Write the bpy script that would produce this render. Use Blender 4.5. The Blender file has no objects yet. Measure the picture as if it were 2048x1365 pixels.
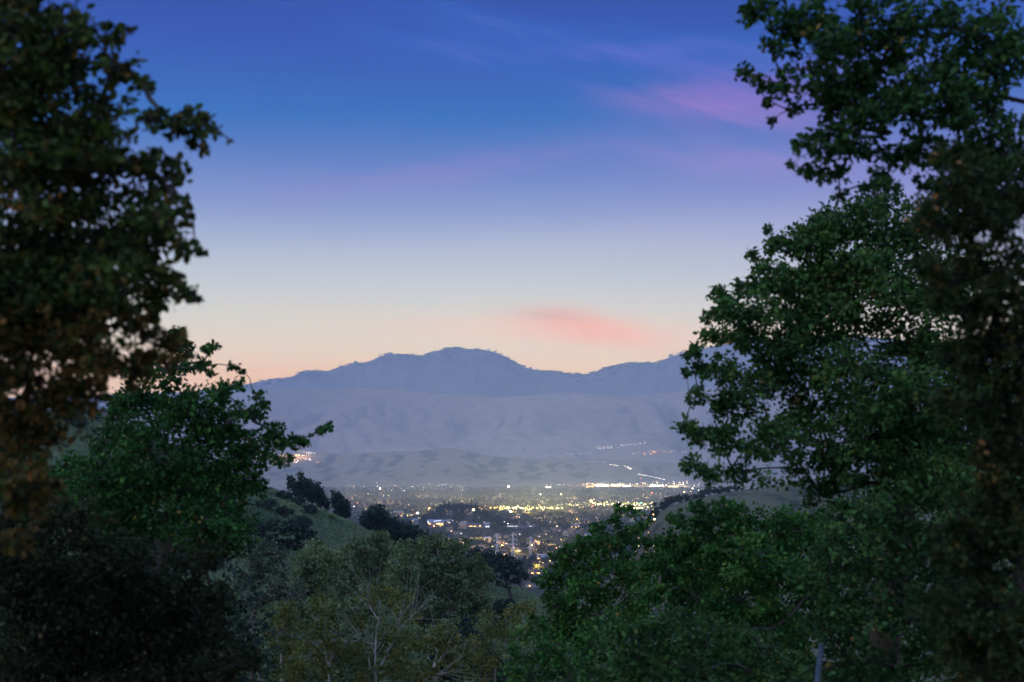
import bpy, math, random
import numpy as np
from mathutils import Vector

# ------------------------------------------------------------------ camera
SC = bpy.context.scene
COL = SC.collection
F = 2844.0                      # focal length in photo pixels (50 mm)
CX, CY = 1024.0, 682.5
CAMZ = 130.0
PITCH = math.atan((920 - CY) / F)
cam_data = bpy.data.cameras.new('camera')
cam = bpy.data.objects.new('camera', cam_data)
COL.objects.link(cam)
cam.location = (0, 0, CAMZ)
cam.rotation_euler = (math.pi / 2 + PITCH, 0, 0)
cam_data.lens = 50.0
cam_data.sensor_width = 36.0
cam_data.clip_start = 0.1
cam_data.clip_end = 60000
cam_data.dof.use_dof = True
cam_data.dof.focus_distance = 120.0
cam_data.dof.aperture_fstop = 2.2
SC.camera = cam
SC.view_settings.view_transform = 'Standard'
SC.view_settings.look = 'None'
SC.view_settings.exposure = 0.0
SC.view_settings.gamma = 1.0
SC.cycles.max_bounces = 6
SC.cycles.diffuse_bounces = 2
SC.cycles.transmission_bounces = 2
SC.cycles.volume_bounces = 1
SC.cycles.use_denoising = True
SC.cycles.sample_clamp_indirect = 4.0

# ------------------------------------------------------------------ node helper
class NT:
    def __init__(s, tree):
        s.t = tree; s.n = tree.nodes; s.l = tree.links
        s.n.clear()
    def new(s, kind, **kw):
        n = s.n.new(kind)
        for k, v in kw.items():
            setattr(n, k, v)
        return n
    def put(s, sock, v):
        if isinstance(v, bpy.types.NodeSocket):
            s.l.new(v, sock)
        elif v is not None:
            sock.default_value = v
    def m(s, op, a, b=None, c=None, clamp=False):
        n = s.new('ShaderNodeMath', operation=op); n.use_clamp = clamp
        s.put(n.inputs[0], a); s.put(n.inputs[1], b); s.put(n.inputs[2], c)
        return n.outputs[0]
    def mix(s, f, a, b, blend='MIX'):
        n = s.new('ShaderNodeMix', data_type='RGBA', blend_type=blend)
        s.put(n.inputs[0], f); s.put(n.inputs[6], a); s.put(n.inputs[7], b)
        return n.outputs[2]
    def ramp(s, f, stops, interp='LINEAR'):
        n = s.new('ShaderNodeValToRGB')
        e = n.color_ramp; e.interpolation = interp
        while len(e.elements) < len(stops):
            e.elements.new(0.5)
        for el, (p, c) in zip(e.elements, stops):
            el.position = p; el.color = tuple(c) + (1,) if len(c) == 3 else c
        s.put(n.inputs[0], f)
        return n.outputs[0]
    def noise(s, vec, scale, detail=4, rough=0.55, dim='3D', dist=0.0):
        n = s.new('ShaderNodeTexNoise', noise_dimensions=dim)
        s.put(n.inputs['Vector'], vec)
        n.inputs['Scale'].default_value = scale
        n.inputs['Detail'].default_value = detail
        n.inputs['Roughness'].default_value = rough
        n.inputs['Distortion'].default_value = dist
        return n.outputs[0]
    def comb(s, x, y, z):
        n = s.new('ShaderNodeCombineXYZ')
        s.put(n.inputs[0], x); s.put(n.inputs[1], y); s.put(n.inputs[2], z)
        return n.outputs[0]

def lin(r, g, b):
    f = lambda c: (c / 255 / 12.92) if c / 255 <= 0.04045 else ((c / 255 + 0.055) / 1.055) ** 2.4
    return (f(r), f(g), f(b))

def ray(px, py):
    """unit-Y ray through a photo pixel"""
    u = (px - CX) / F; v = (CY - py) / F
    dy = math.cos(PITCH) - v * math.sin(PITCH)
    dz = math.sin(PITCH) + v * math.cos(PITCH)
    return u / dy, dz / dy

def P(px, py, Y):
    a, b = ray(px, py)
    return np.array([a * Y, Y, CAMZ + b * Y])

# ------------------------------------------------------------------ sky
def elev(py):
    a, b = ray(CX, py)
    return b                                    # tan(elevation)
world = bpy.data.worlds.new('World')
SC.world = world
world.use_nodes = True
w = NT(world.node_tree)
tc = w.new('ShaderNodeTexCoord')
sep = w.new('ShaderNodeSeparateXYZ'); w.l.new(tc.outputs['Generated'], sep.inputs[0])
X, Yd, Z = sep.outputs
hyp = w.m('SQRT', w.m('SUBTRACT', 1.0, w.m('MULTIPLY', Z, Z)))
tane = w.m('DIVIDE', Z, w.m('MAXIMUM', hyp, 0.02))       # tan elevation
az = w.m('ARCTAN2', X, Yd)
# gentle wobble so that the bands of colour are not ruled straight
vec = w.comb(w.m('MULTIPLY', az, 2.0), w.m('MULTIPLY', tane, 14.0), 0.0)
wob = w.m('MULTIPLY', w.m('SUBTRACT', w.noise(vec, 1.6, 3, 0.5), 0.5), 0.010)
te = w.m('ADD', tane, wob)
SKYCOL = [  # photo row -> colour as seen
    (905, (232, 190, 172)), (770, (236, 200, 178)), (725, (230, 209, 190)), (670, (220, 212, 199)),
    (610, (208, 210, 207)), (564, (197, 204, 210)), (513, (178, 190, 209)), (461, (155, 172, 208)), (410, (134, 152, 204)), (355, (115, 138, 198)),
    (300, (92, 126, 194)), (250, (66, 118, 190)), (190, (44, 108, 185)), (110, (14, 96, 180)), (0, (0, 84, 169))]
BK = 0.75
ZB = 1.25
RT = 0.60                                        # the ramp covers tan elevation 0..RT
def hz(c, t):                                    # inverse of what the haze in front does to the sky
    l = lin(*c); return tuple(l)
tab = sorted([(elev(py), lin(*c)) for py, c in SKYCOL] + [(0.45, lin(4, 84, 170)), (0.60, lin(40, 110, 185))])
ex = np.array([q[0] for q in tab]); ec = np.array([q[1] for q in tab]) ** (1 / 2.2)
gx = np.linspace(-0.1, 0.7, 1601); kern = np.exp(-0.5 * (np.arange(-60, 61) / 24.0) ** 2); kern /= kern.sum()
gs = [np.convolve(np.pad(np.interp(gx, ex, ec[:, d]), 60, mode='edge'), kern, mode='valid') for d in range(3)]
stops = []
for q in np.linspace(0, 1, 31):
    stops.append((float(q), tuple(float(np.interp(q * RT, gx, gs[d])) ** 2.2 for d in range(3))))
skyramp = w.ramp(w.m('DIVIDE', te, RT, clamp=True), stops, 'B_SPLINE')
# warm side to the left of the mountain, pinker side to the right
right = w.m('MULTIPLY_ADD', az, 4.0, -0.05, clamp=True)
low = w.m('SUBTRACT', 1.0, w.m('DIVIDE', w.m('ABSOLUTE', w.m('SUBTRACT', tane, 0.2)), 0.16), clamp=True)
c1 = w.mix(w.m('MULTIPLY', w.m('MULTIPLY', right, low), 0.20), skyramp, (*lin(160, 128, 205), 1))
# band of lavender haze
def gauss(x0, y0, sx, sy, tilt=0.0, amp=1.0, warp=0.0, seed=0.0):
    dx = w.m('SUBTRACT', az, x0); dy = w.m('SUBTRACT', w.m('SUBTRACT', tane, y0), w.m('MULTIPLY', dx, tilt))
    if warp:
        nv = w.comb(w.m('MULTIPLY', az, 9.0), w.m('MULTIPLY', tane, 22.0), seed)
        nn = w.m('MULTIPLY', w.m('SUBTRACT', w.noise(nv, 1.0, 5, 0.55), 0.5), warp)
        dy = w.m('ADD', dy, nn)
    a = w.m('DIVIDE', dx, sx); b = w.m('DIVIDE', dy, sy)
    e = w.m('ADD', w.m('MULTIPLY', a, a), w.m('MULTIPLY', b, b))
    g = w.m('EXPONENT', w.m('MULTIPLY', e, -1.0))
    return w.m('MULTIPLY', g, amp)
def at(px, py):
    a, b = ray(px, py); return math.atan(a), b / math.hypot(1, a)
fibre = w.noise(w.comb(w.m('MULTIPLY', az, 10.0), w.m('ADD', w.m('MULTIPLY', tane, 60.0), w.m('MULTIPLY', az, 18.0)), 1.3), 1.0, 5, 0.6)
fib = w.m('MULTIPLY_ADD', fibre, 3.4, -1.1, clamp=True)
fib2 = w.m('MULTIPLY_ADD', w.noise(w.comb(w.m('MULTIPLY', az, 26.0), w.m('ADD', w.m('MULTIPLY', tane, 130.0), w.m('MULTIPLY', az, 16.0)), 4.1), 1.0, 5, 0.6), 3.0, -0.9, clamp=True)
col = c1
for (px, py, sx, sy, tilt, amp, c, warp, fibrous) in [
        (860, 350, 0.10, 0.010, 0.14, 0.30, (156, 138, 200), 0.02, 1),
        (1050, 60, 0.13, 0.010, -0.22, 0.42, (96, 114, 200), 0.03, 1),
        (900, 100, 0.10, 0.009, -0.26, 0.36, (92, 112, 198), 0.03, 1),
        (1180, 110, 0.12, 0.010, -0.05, 0.45, (106, 114, 204), 0.03, 1),
        (1330, 105, 0.12, 0.014, -0.10, 0.34, (98, 114, 204), 0.04, 1),
        (1440, 215, 0.065, 0.013, -0.16, 0.48, (176, 136, 200), 0.03, 1),
        (1560, 170, 0.08, 0.018, 0.10, 0.50, (146, 120, 204), 0.04, 1),
        (1500, 320, 0.09, 0.014, -0.1, 0.30, (166, 146, 206), 0.03, 1),
        (1150, 500, 0.18, 0.020, 0.05, 0.18, (206, 200, 214), 0.02, 0),
        (1130, 660, 0.12, 0.010, -0.04, 0.48, (246, 200, 184), 0.012, 0),
        (1140, 648, 0.036, 0.0105, -0.12, 0.60, (242, 180, 172), 0.018, 2),
        (1205, 668, 0.042, 0.0085, -0.20, 0.50, (243, 180, 170), 0.016, 2),
        (1105, 632, 0.026, 0.0050, -0.02, 0.40, (200, 172, 172), 0.014, 0),
        (620, 752, 0.16, 0.010, 0.0, 0.30, (244, 182, 150), 0.01, 0)]:
    ax, ay = at(px, py)
    g = gauss(ax, ay, sx, sy, tilt, amp, warp, px * 0.01)
    if fibrous == 2:
        g = w.m('MULTIPLY', g, w.m('MULTIPLY_ADD', fib2, 0.7, 0.55))
    elif fibrous:
        g = w.m('MULTIPLY', g, w.m('MULTIPLY_ADD', fib, 1.0, 0.35))
    front = w.m('GREATER_THAN', Yd, 0.0)
    col = w.mix(w.m('MULTIPLY', g, front, clamp=True), col, (*lin(*c), 1))
# what the haze between the viewer and the sky takes away and adds is allowed for here
HAZE_D = 5.6e-5
HC = (0.23, 0.33, 0.60)
Ld = w.m('MINIMUM', w.m('DIVIDE', 1140.0, w.m('MAXIMUM', tane, 0.02)), 17000.0)
Tn = w.m('EXPONENT', w.m('MULTIPLY', Ld, -HAZE_D))
sc_ = w.m('SUBTRACT', 1.0, Tn)
insc = w.new('ShaderNodeVectorMath', operation='SCALE'); insc.inputs[0].default_value = HC; w.l.new(sc_, insc.inputs['Scale'])
sb = w.new('ShaderNodeVectorMath', operation='SUBTRACT'); w.l.new(col, sb.inputs[0]); w.l.new(insc.outputs[0], sb.inputs[1])
dv = w.new('ShaderNodeVectorMath', operation='SCALE'); w.l.new(sb.outputs[0], dv.inputs[0]); w.l.new(w.m('DIVIDE', 1.0, Tn), dv.inputs['Scale'])
mxv = w.new('ShaderNodeVectorMath', operation='MAXIMUM'); w.l.new(dv.outputs[0], mxv.inputs[0]); mxv.inputs[1].default_value = (0.001, 0.005, 0.01)
# afterglow behind the viewer, where the sun has just set: much brighter
back = w.m('MULTIPLY_ADD', Yd, -1.5, 0.1, clamp=True)
col = w.mix(back, mxv.outputs[0], (BK * 0.86, BK * 0.98, BK * 1.60, 1))
col = w.mix(w.m('MULTIPLY_ADD', tane, 1.1, -0.55, clamp=True), col, (ZB * 0.60, ZB * 0.80, ZB * 1.42, 1))
below = w.m('GREATER_THAN', Z, -0.02)
bg = w.new('ShaderNodeBackground')
w.put(bg.inputs[0], col)
w.put(bg.inputs[1], w.m('MULTIPLY_ADD', below, 0.75, 0.25))
wo = w.new('ShaderNodeOutputWorld')
w.l.new(bg.outputs[0], wo.inputs[0])

# the last light of the set sun, very soft, from behind the left shoulder
sun_d = bpy.data.lights.new('sun', 'SUN'); sun = bpy.data.objects.new('sun', sun_d); COL.objects.link(sun)
sun_d.energy = 0.75; sun_d.angle = math.radians(14); sun_d.color = (1.0, 0.90, 0.78)
sun.rotation_euler = (math.radians(66), 0, math.radians(-62))

# ------------------------------------------------------------------ numpy noise
def _hash(ix, iy, seed):
    h = (ix.astype(np.int64) * 374761393 + iy.astype(np.int64) * 668265263 + seed * 974634777) & 0xffffffff
    h = ((h ^ (h >> 13)) * 1274126177) & 0xffffffff
    return ((h ^ (h >> 16)) & 0xffff) / 65535.0
def vnoise(x, y, seed=0):
    ix = np.floor(x); iy = np.floor(y); fx = x - ix; fy = y - iy
    fx = fx * fx * fx * (fx * (fx * 6 - 15) + 10); fy = fy * fy * fy * (fy * (fy * 6 - 15) + 10)
    a = _hash(ix, iy, seed); b = _hash(ix + 1, iy, seed); c = _hash(ix, iy + 1, seed); d = _hash(ix + 1, iy + 1, seed)
    return (a * (1 - fx) + b * fx) * (1 - fy) + (c * (1 - fx) + d * fx) * fy
def fbm(x, y, oct=4, seed=0, gain=0.5):
    s = 0; a = 1; t = 0
    for o in range(oct):
        s = s + a * (vnoise(x, y, seed + o * 17) - 0.5); t += a; a *= gain; x = x * 2.03 + 5.1; y = y * 2.03 + 3.7
    return s / t * 2
def ridged(x, y, oct=4, seed=0):
    s = 0; a = 1; t = 0
    for o in range(oct):
        s = s + a * (1 - np.abs(2 * vnoise(x, y, seed + o * 31) - 1)); t += a; a *= 0.5; x = x * 2.1 + 1.3; y = y * 2.1 + 7.9
    return s / t
def sstep(a, b, v):
    t = np.clip((v - a) / (b - a), 0, 1); return t * t * (3 - 2 * t)

# ------------------------------------------------------------------ terrain height
def crest_tab(pts, Y):
    p = np.array([P(a, b, Y) for a, b in pts]); return p[:, 0], p[:, 2]
cx0, cz0 = crest_tab([(-300, 800), (60, 822), (230, 838), (330, 885), (430, 935), (500, 966), (560, 985), (620, 1007), (700, 1045), (780, 1082), (850, 1112), (960, 1150), (1060, 1186), (1150, 1225), (1400, 1300), (1900, 1400), (2600, 1450)], 300)
mx, mz = crest_tab([(-400, 790), (0, 798), (200, 792), (380, 784), (490, 772), (530, 762), (560, 758), (585, 756), (600, 747), (620, 743), (650, 744), (680, 735), (710, 729), (735, 727), (755, 716), (780, 709), (805, 710), (830, 713), (850, 712), (870, 703), (895, 697), (915, 696), (940, 699), (965, 701), (985, 705), (1005, 712), (1030, 724), (1055, 736), (1080, 742), (1110, 743), (1130, 748), (1165, 751), (1176, 749), (1200, 740), (1230, 732), (1260, 725), (1285, 727), (1310, 726), (1340, 716), (1365, 709), (1440, 690), (1540, 678), (1700, 672), (1900, 690), (2500, 740)], 14000)
rx, rz = crest_tab([(-400, 815), (300, 806), (480, 786), (560, 781), (650, 778), (720, 776), (800, 780), (900, 790), (1000, 795), (1080, 789), (1150, 786), (1240, 795), (1300, 789), (1400, 778), (1600, 768), (2400, 775)], 11200)
fx_, fz_ = crest_tab([(-400, 930), (400, 925), (540, 915), (620, 906), (700, 906), (780, 905), (850, 902), (890, 896), (910, 897), (945, 906), (1000, 915), (1100, 917), (1200, 918), (1300, 924), (1400, 930), (1600, 925), (2400, 930)], 8300)
hx = np.array([-900, 10, 40, 62, 80, 90, 94, 97, 108, 122, 153, 185, 250, 420, 900]) * 1.0
hzv = np.array([0, 0, 12, 36, 57, 68, 78, 87, 97, 102, 107, 112, 119, 128, 120]) * 1.0

def H(x, Y):
    x = np.asarray(x, float); Y = np.asarray(Y, float)
    # knoll the viewer stands on
    z = 112 + 16.2 * (1 - sstep(-5, 62, Y)) + 0.0 * x
    z = z + 3.0 * sstep(12, 60, x) * (1 - sstep(60, 160, Y))
    z = z + 0.9 * fbm(x / 9, Y / 9, 3, 3) * sstep(8, 30, Y)
    # grassy hill crossing from the left
    c = np.interp(x, cx0, cz0) + 0.5 * fbm(x / 14, Y / 14, 3, 5)
    rav = np.minimum(z - 3 * sstep(60, 120, Y), c + 8)
    a = sstep(130, 292, Y)
    z = np.where(Y < 130, rav, rav * (1 - a) + c * a)
    # behind the crest down to the valley floor
    zb = c * (1 - sstep(300, 1150, Y + 0 * x) ** 0.55)
    z = np.where(Y > 300, zb, z)
    # right hand hill
    g = np.interp(x - 0.05 * (Y - 1000), hx, hzv) * np.exp(-((Y - 1000) / 260.0) ** 2)
    g = g + g / 110.0 * 5 * fbm(x / 60, Y / 60, 4, 11)
    z = np.maximum(z, g)
    # house knoll in the town
    kx, ky = P(918, 1050, 2640)[:2]
    z = z + 34 * np.exp(-((x - kx) / 85.0) ** 2 - ((Y - ky) / 150.0) ** 2)
    z = z + 2.0 * fbm(x / 300, Y / 300, 3, 7) * sstep(1300, 1800, Y)
    # foothills
    fc = np.interp(x / Y * 8300, fx_, fz_)
    up = sstep(6250, 8300, Y) ** 1.1
    dn = 1 - 0.5 * sstep(8300, 9000, Y)
    n = ridged(x / 900 + 3, Y / 1500, 4, 21)
    amp = up * (1 - up) * 4
    zf = fc * up * dn * (1 - 0.75 * amp * (1 - n)) + 30 * fbm(x / 260, Y / 420, 4, 23) * np.clip(amp, 0, 1) * up
    z = z + np.where(Y > 6250, zf, 0)
    # oak dotted range behind
    rc = np.interp(x / Y * 11200, rx, rz)
    up2 = np.clip((Y - 8900) / 2300, 0, 1) ** 0.9
    amp2 = np.clip(up2 * (1 - up2) * 4, 0, 1)
    xw = x + 520 * fbm(x / 1700, Y / 1100, 3, 91)
    n2 = ridged(xw / 1500 + 9 + 0.25 * fbm(x / 900, Y / 900, 2, 40), Y / 4200, 4, 33)
    z2 = rc * up2 * (1 - 1.1 * amp2 * (0.8 - n2) * 1.25) + 80 * fbm(x / 500, Y / 800, 4, 37) * amp2 - 95 * (1 - ridged(xw / 520, Y / 1300, 4, 73)) * amp2
    z2 = z2 * (1 - 0.25 * sstep(11200, 12000, Y))
    z = np.where(Y > 8900, np.maximum(z * (1 - sstep(8900, 10500, Y)) + 0, z2 + z * (1 - sstep(8900, 10500, Y)) * 0.6), z)
    # mountain
    mc = np.interp(x / Y * 14000, mx, mz)
    up3 = sstep(11900, 14000, Y)
    n3 = ridged(x / 1300 + 2, Y / 2600, 4, 51)
    z3 = mc * up3 * (1 - 0.75 * np.clip(up3 * (1 - up3) * 4, 0, 1) * (1 - n3) * 1.3)
    z3 = z3 - 100 * (1 - ridged(xw / 520 + Y / 1800, Y / 1000, 4, 77)) * np.clip(up3 * (1 - up3) * 4, 0, 1) + (9 * fbm(x / 45, Y / 200, 3, 61) + 12 * fbm(x / 160, Y / 200, 2, 63)) * up3
    z3 = z3 * (1 - 0.5 * sstep(14000, 16500, Y))
    z = np.maximum(z, np.where(Y > 11900, z3, -1))
    return z

def hit(px, py, y0=500.0, y1=15000.0):
    """where the ray through a photo pixel meets the land"""
    a, b = ray(px, py)
    for n in (110, 24):
        Ys = np.geomspace(y0, y1, n)
        below = (CAMZ + b * Ys) < H(a * Ys, Ys)
        if not below.any():
            return None
        k = int(np.argmax(below)); y0, y1 = Ys[max(k - 1, 0)], Ys[k]
    Y = y1
    return np.array([a * Y, Y, float(H(a * Y, Y))])

# ------------------------------------------------------------------ mesh helpers
def mesh_from(name, V, Fq, mats=(), mi=None, tint=None, smooth=False):
    """V (n,3), Fq list of (m,k) index arrays"""
    me = bpy.data.meshes.new(name)
    V = np.asarray(V, np.float32)
    if isinstance(Fq, np.ndarray):
        Fq = [Fq]
    Fq = [f for f in Fq if len(f)]
    loops = np.concatenate([f.reshape(-1) for f in Fq]).astype(np.int32)
    tot = np.concatenate([np.full(len(f), f.shape[1], np.int32) for f in Fq])
    st = np.concatenate([[0], np.cumsum(tot)[:-1]]).astype(np.int32)
    me.vertices.add(len(V)); me.vertices.foreach_set('co', V.reshape(-1))
    me.loops.add(len(loops)); me.loops.foreach_set('vertex_index', loops)
    me.polygons.add(len(tot)); me.polygons.foreach_set('loop_start', st); me.polygons.foreach_set('loop_total', tot)
    if mi is not None:
        me.polygons.foreach_set('material_index', np.asarray(mi, np.int32))
    if smooth:
        me.polygons.foreach_set('use_smooth', np.ones(len(tot), bool))
    for m_ in mats:
        me.materials.append(m_)
    if tint is not None:
        at_ = me.attributes.new('tint', 'FLOAT', 'POINT'); at_.data.foreach_set('value', np.asarray(tint, np.float32))
    me.update(calc_edges=True)
    return me

def link(name, me, parent=None, loc=None):
    o = bpy.data.objects.new(name, me); COL.objects.link(o)
    if parent is not None:
        o.parent = parent
    if loc is not None:
        o.location = loc
    return o
def tag(o, label=None, cat=None, group=None, kind=None):
    if label: o['label'] = label
    if cat: o['category'] = cat
    if group: o['group'] = group
    if kind: o['kind'] = kind
    return o

class MB:
    def __init__(s): s.V = []; s.F = {}; s.n = 0
    def add(s, V, Fc, m=0):
        V = np.asarray(V, float)
        for f in Fc:
            s.F.setdefault((len(f), m), []).append([i + s.n for i in f])
        s.V.append(V); s.n += len(V)
    def box(s, c, size, m=0, rz=0.0):
        x, y, z = np.array(size) / 2
        V = np.array([[a * x, b * y, d * z] for a in (-1, 1) for b in (-1, 1) for d in (-1, 1)])
        if rz:
            R = np.array([[math.cos(rz), -math.sin(rz), 0], [math.sin(rz), math.cos(rz), 0], [0, 0, 1]]); V = V @ R.T
        s.add(V + np.array(c), [(0, 1, 3, 2), (4, 6, 7, 5), (0, 4, 5, 1), (2, 3, 7, 6), (0, 2, 6, 4), (1, 5, 7, 3)], m)
    def bar(s, a, b, r, r2=None, n=5, m=0, cap=True):
        a = np.array(a, float); b = np.array(b, float); d = b - a; L = np.linalg.norm(d); d = d / max(L, 1e-9)
        u = np.cross(d, [0, 0, 1.0] if abs(d[2]) < 0.9 else [1.0, 0, 0]); u /= np.linalg.norm(u); v = np.cross(d, u)
        r2 = r if r2 is None else r2
        V = []
        for p, rr in ((a, r), (b, r2)):
            for k in range(n):
                t = 2 * math.pi * k / n; V.append(p + rr * (math.cos(t) * u + math.sin(t) * v))
        Fc = [(k, (k + 1) % n, n + (k + 1) % n, n + k) for k in range(n)]
        if cap: Fc += [tuple(range(n))[::-1], tuple(range(n, 2 * n))]
        s.add(V, Fc, m)
    def ball(s, c, r, m=0, sz=1.0):
        V = [(0, 0, -sz)]; 
        for z_, rr in ((-0.5, 0.87), (0.5, 0.87)):
            for k in range(6):
                t = math.pi / 3 * k; V.append((rr * math.cos(t), rr * math.sin(t), z_ * sz))
        V.append((0, 0, sz)); V = np.array(V) * r + np.array(c)
        Fc = [(0, 1 + (k + 1) % 6, 1 + k) for k in range(6)] + [(1 + k, 1 + (k + 1) % 6, 7 + (k + 1) % 6, 7 + k) for k in range(6)] + [(7 + k, 7 + (k + 1) % 6, 13) for k in range(6)]
        s.add(V, Fc, m)
    def build(s, name, mats, parent=None, smooth=False):
        if not isinstance(mats, (list, tuple)): mats = [mats]
        Fq = []; mi = []
        for (k, m), fs in s.F.items():
            Fq.append(np.array(fs)); mi += [m] * len(fs)
        return link(name, mesh_from(name, np.concatenate(s.V), Fq, mats, mi, smooth=smooth), parent)

# ------------------------------------------------------------------ materials
def mat(name, color, rough=0.8, emit=None, estr=0.0, spec=0.2, metal=0.0, noise=None, bump=0.0):
    m_ = bpy.data.materials.new(name); m_.use_nodes = True
    t = NT(m_.node_tree)
    p = t.new('ShaderNodeBsdfPrincipled'); o = t.new('ShaderNodeOutputMaterial')
    t.l.new(p.outputs[0], o.inputs[0])
    geo = t.new('ShaderNodeNewGeometry')
    if noise:
        c2, sc = noise
        f = t.noise(geo.outputs['Position'], sc, 5, 0.6)
        f = t.m('MULTIPLY_ADD', f, 2.2, -0.6, clamp=True)
        t.put(p.inputs['Base Color'], t.mix(f, (*color, 1), (*c2, 1)))
        if bump:
            b = t.new('ShaderNodeBump'); b.inputs['Distance'].default_value = bump
            t.put(b.inputs['Height'], t.noise(geo.outputs['Position'], sc * 3, 4)); t.l.new(b.outputs[0], p.inputs['Normal'])
    else:
        p.inputs['Base Color'].default_value = (*color, 1)
    p.inputs['Roughness'].default_value = rough
    p.inputs['Metallic'].default_value = metal
    p.inputs['Specular IOR Level'].default_value = spec
    if emit:
        p.inputs['Emission Color'].default_value = (*emit, 1); p.inputs['Emission Strength'].default_value = estr
    m_.cycles.emission_sampling = 'NONE'
    return m_

def leafmat(name, stops, trans=0.25, rough=0.55, spec=0.08, gainf=0.8):
    m_ = bpy.data.materials.new(name); m_.use_nodes = True
    t = NT(m_.node_tree)
    a = t.new('ShaderNodeAttribute', attribute_name='tint')
    geo = t.new('ShaderNodeNewGeometry')
    c = t.ramp(a.outputs['Fac'], [(q, tuple(v * (gainf if q < 0.94 else 0.9) for v in cc)) for q, cc in stops])
    p = t.new('ShaderNodeBsdfPrincipled'); tr = t.new('ShaderNodeBsdfTranslucent')
    p.inputs['Roughness'].default_value = rough; p.inputs['Specular IOR Level'].default_value = spec
    t.put(p.inputs['Base Color'], c); t.put(tr.inputs[0], t.mix(1.0, c, (1.15, 1.3, 0.7, 1), 'MULTIPLY'))
    ms = t.new('ShaderNodeMixShader'); ms.inputs[0].default_value = trans
    t.l.new(p.outputs[0], ms.inputs[1]); t.l.new(tr.outputs[0], ms.inputs[2])
    o = t.new('ShaderNodeOutputMaterial'); t.l.new(ms.outputs[0], o.inputs[0])
    return m_

OAK = leafmat('oak_leaves', [(0.0, (0.010, 0.026, 0.010)), (0.45, (0.026, 0.070, 0.022)), (0.75, (0.060, 0.14, 0.034)), (0.95, (0.11, 0.16, 0.04)), (1.0, (0.26, 0.17, 0.05))], gainf=1.25)
WARM = leafmat('warm_lit_oak_leaves', [(0.0, (0.010, 0.018, 0.008)), (0.3, (0.026, 0.040, 0.013)), (0.42, (0.095, 0.060, 0.018)), (0.5, (0.030, 0.050, 0.018)), (0.7, (0.060, 0.10, 0.020)), (0.93, (0.13, 0.08, 0.02)), (0.98, (0.50, 0.23, 0.05)), (1.0, (0.72, 0.36, 0.10))], gainf=1.15)  # warm house light put into the leaf colour as browns and oranges
BRIGHT = leafmat('bay_leaves', [(0.0, (0.010, 0.034, 0.011)), (0.5, (0.028, 0.095, 0.022)), (0.8, (0.075, 0.19, 0.035)), (0.97, (0.15, 0.20, 0.04)), (1.0, (0.30, 0.18, 0.05))], gainf=1.15)
OLIVE = leafmat('willow_leaves', [(0.0, (0.060, 0.085, 0.025)), (0.5, (0.13, 0.15, 0.040)), (0.9, (0.22, 0.22, 0.07)), (1.0, (0.24, 0.15, 0.06))], gainf=0.72)
DUSTY = leafmat('live_oak_leaves', [(0.0, (0.035, 0.060, 0.026)), (0.5, (0.075, 0.115, 0.052)), (0.9, (0.13, 0.17, 0.075)), (1.0, (0.18, 0.19, 0.08))], gainf=1.2)
PALE = leafmat('buckeye_leaves', [(0.0, (0.05, 0.075, 0.05)), (0.5, (0.09, 0.12, 0.08)), (1.0, (0.16, 0.18, 0.12))])
BLUEGREEN = leafmat('chaparral_leaves', [(0.0, (0.010, 0.028, 0.024)), (0.6, (0.022, 0.050, 0.038)), (1.0, (0.040, 0.075, 0.045))])  # dark blue green leaves
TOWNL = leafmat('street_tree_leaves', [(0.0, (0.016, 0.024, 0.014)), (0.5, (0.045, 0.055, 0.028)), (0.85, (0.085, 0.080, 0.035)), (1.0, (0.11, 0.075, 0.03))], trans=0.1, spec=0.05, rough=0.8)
EDGE = leafmat('dark_olive_oak_leaves', [(0.0, (0.012, 0.022, 0.009)), (0.5, (0.034, 0.052, 0.018)), (0.8, (0.072, 0.095, 0.026)), (0.95, (0.12, 0.09, 0.03)), (1.0, (0.40, 0.20, 0.06))], gainf=0.85)  # dark olive leaf colour with a few orange leaves
DEEP = leafmat('shaded_bay_leaves', [(0.0, (0.010, 0.016, 0.008)), (0.5, (0.024, 0.034, 0.016)), (0.85, (0.050, 0.058, 0.024)), (1.0, (0.10, 0.06, 0.025))], gainf=0.85, spec=0.04)  # dark brownish leaves with the lower left shade put into their colour
BARK = mat('bark', (0.10, 0.085, 0.065), 0.9, noise=((0.045, 0.038, 0.03), 25.0), bump=0.01)
DARKBARK = mat('dark_bark', (0.055, 0.05, 0.042), 0.9, noise=((0.025, 0.022, 0.02), 25.0), bump=0.01)
WHITEBARK = mat('pale_bark', (0.34, 0.34, 0.31), 0.8, noise=((0.17, 0.17, 0.15), 6.0))
GREYBARK = mat('grey_bark', (0.13, 0.13, 0.11), 0.8, noise=((0.06, 0.06, 0.05), 4.0))

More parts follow.
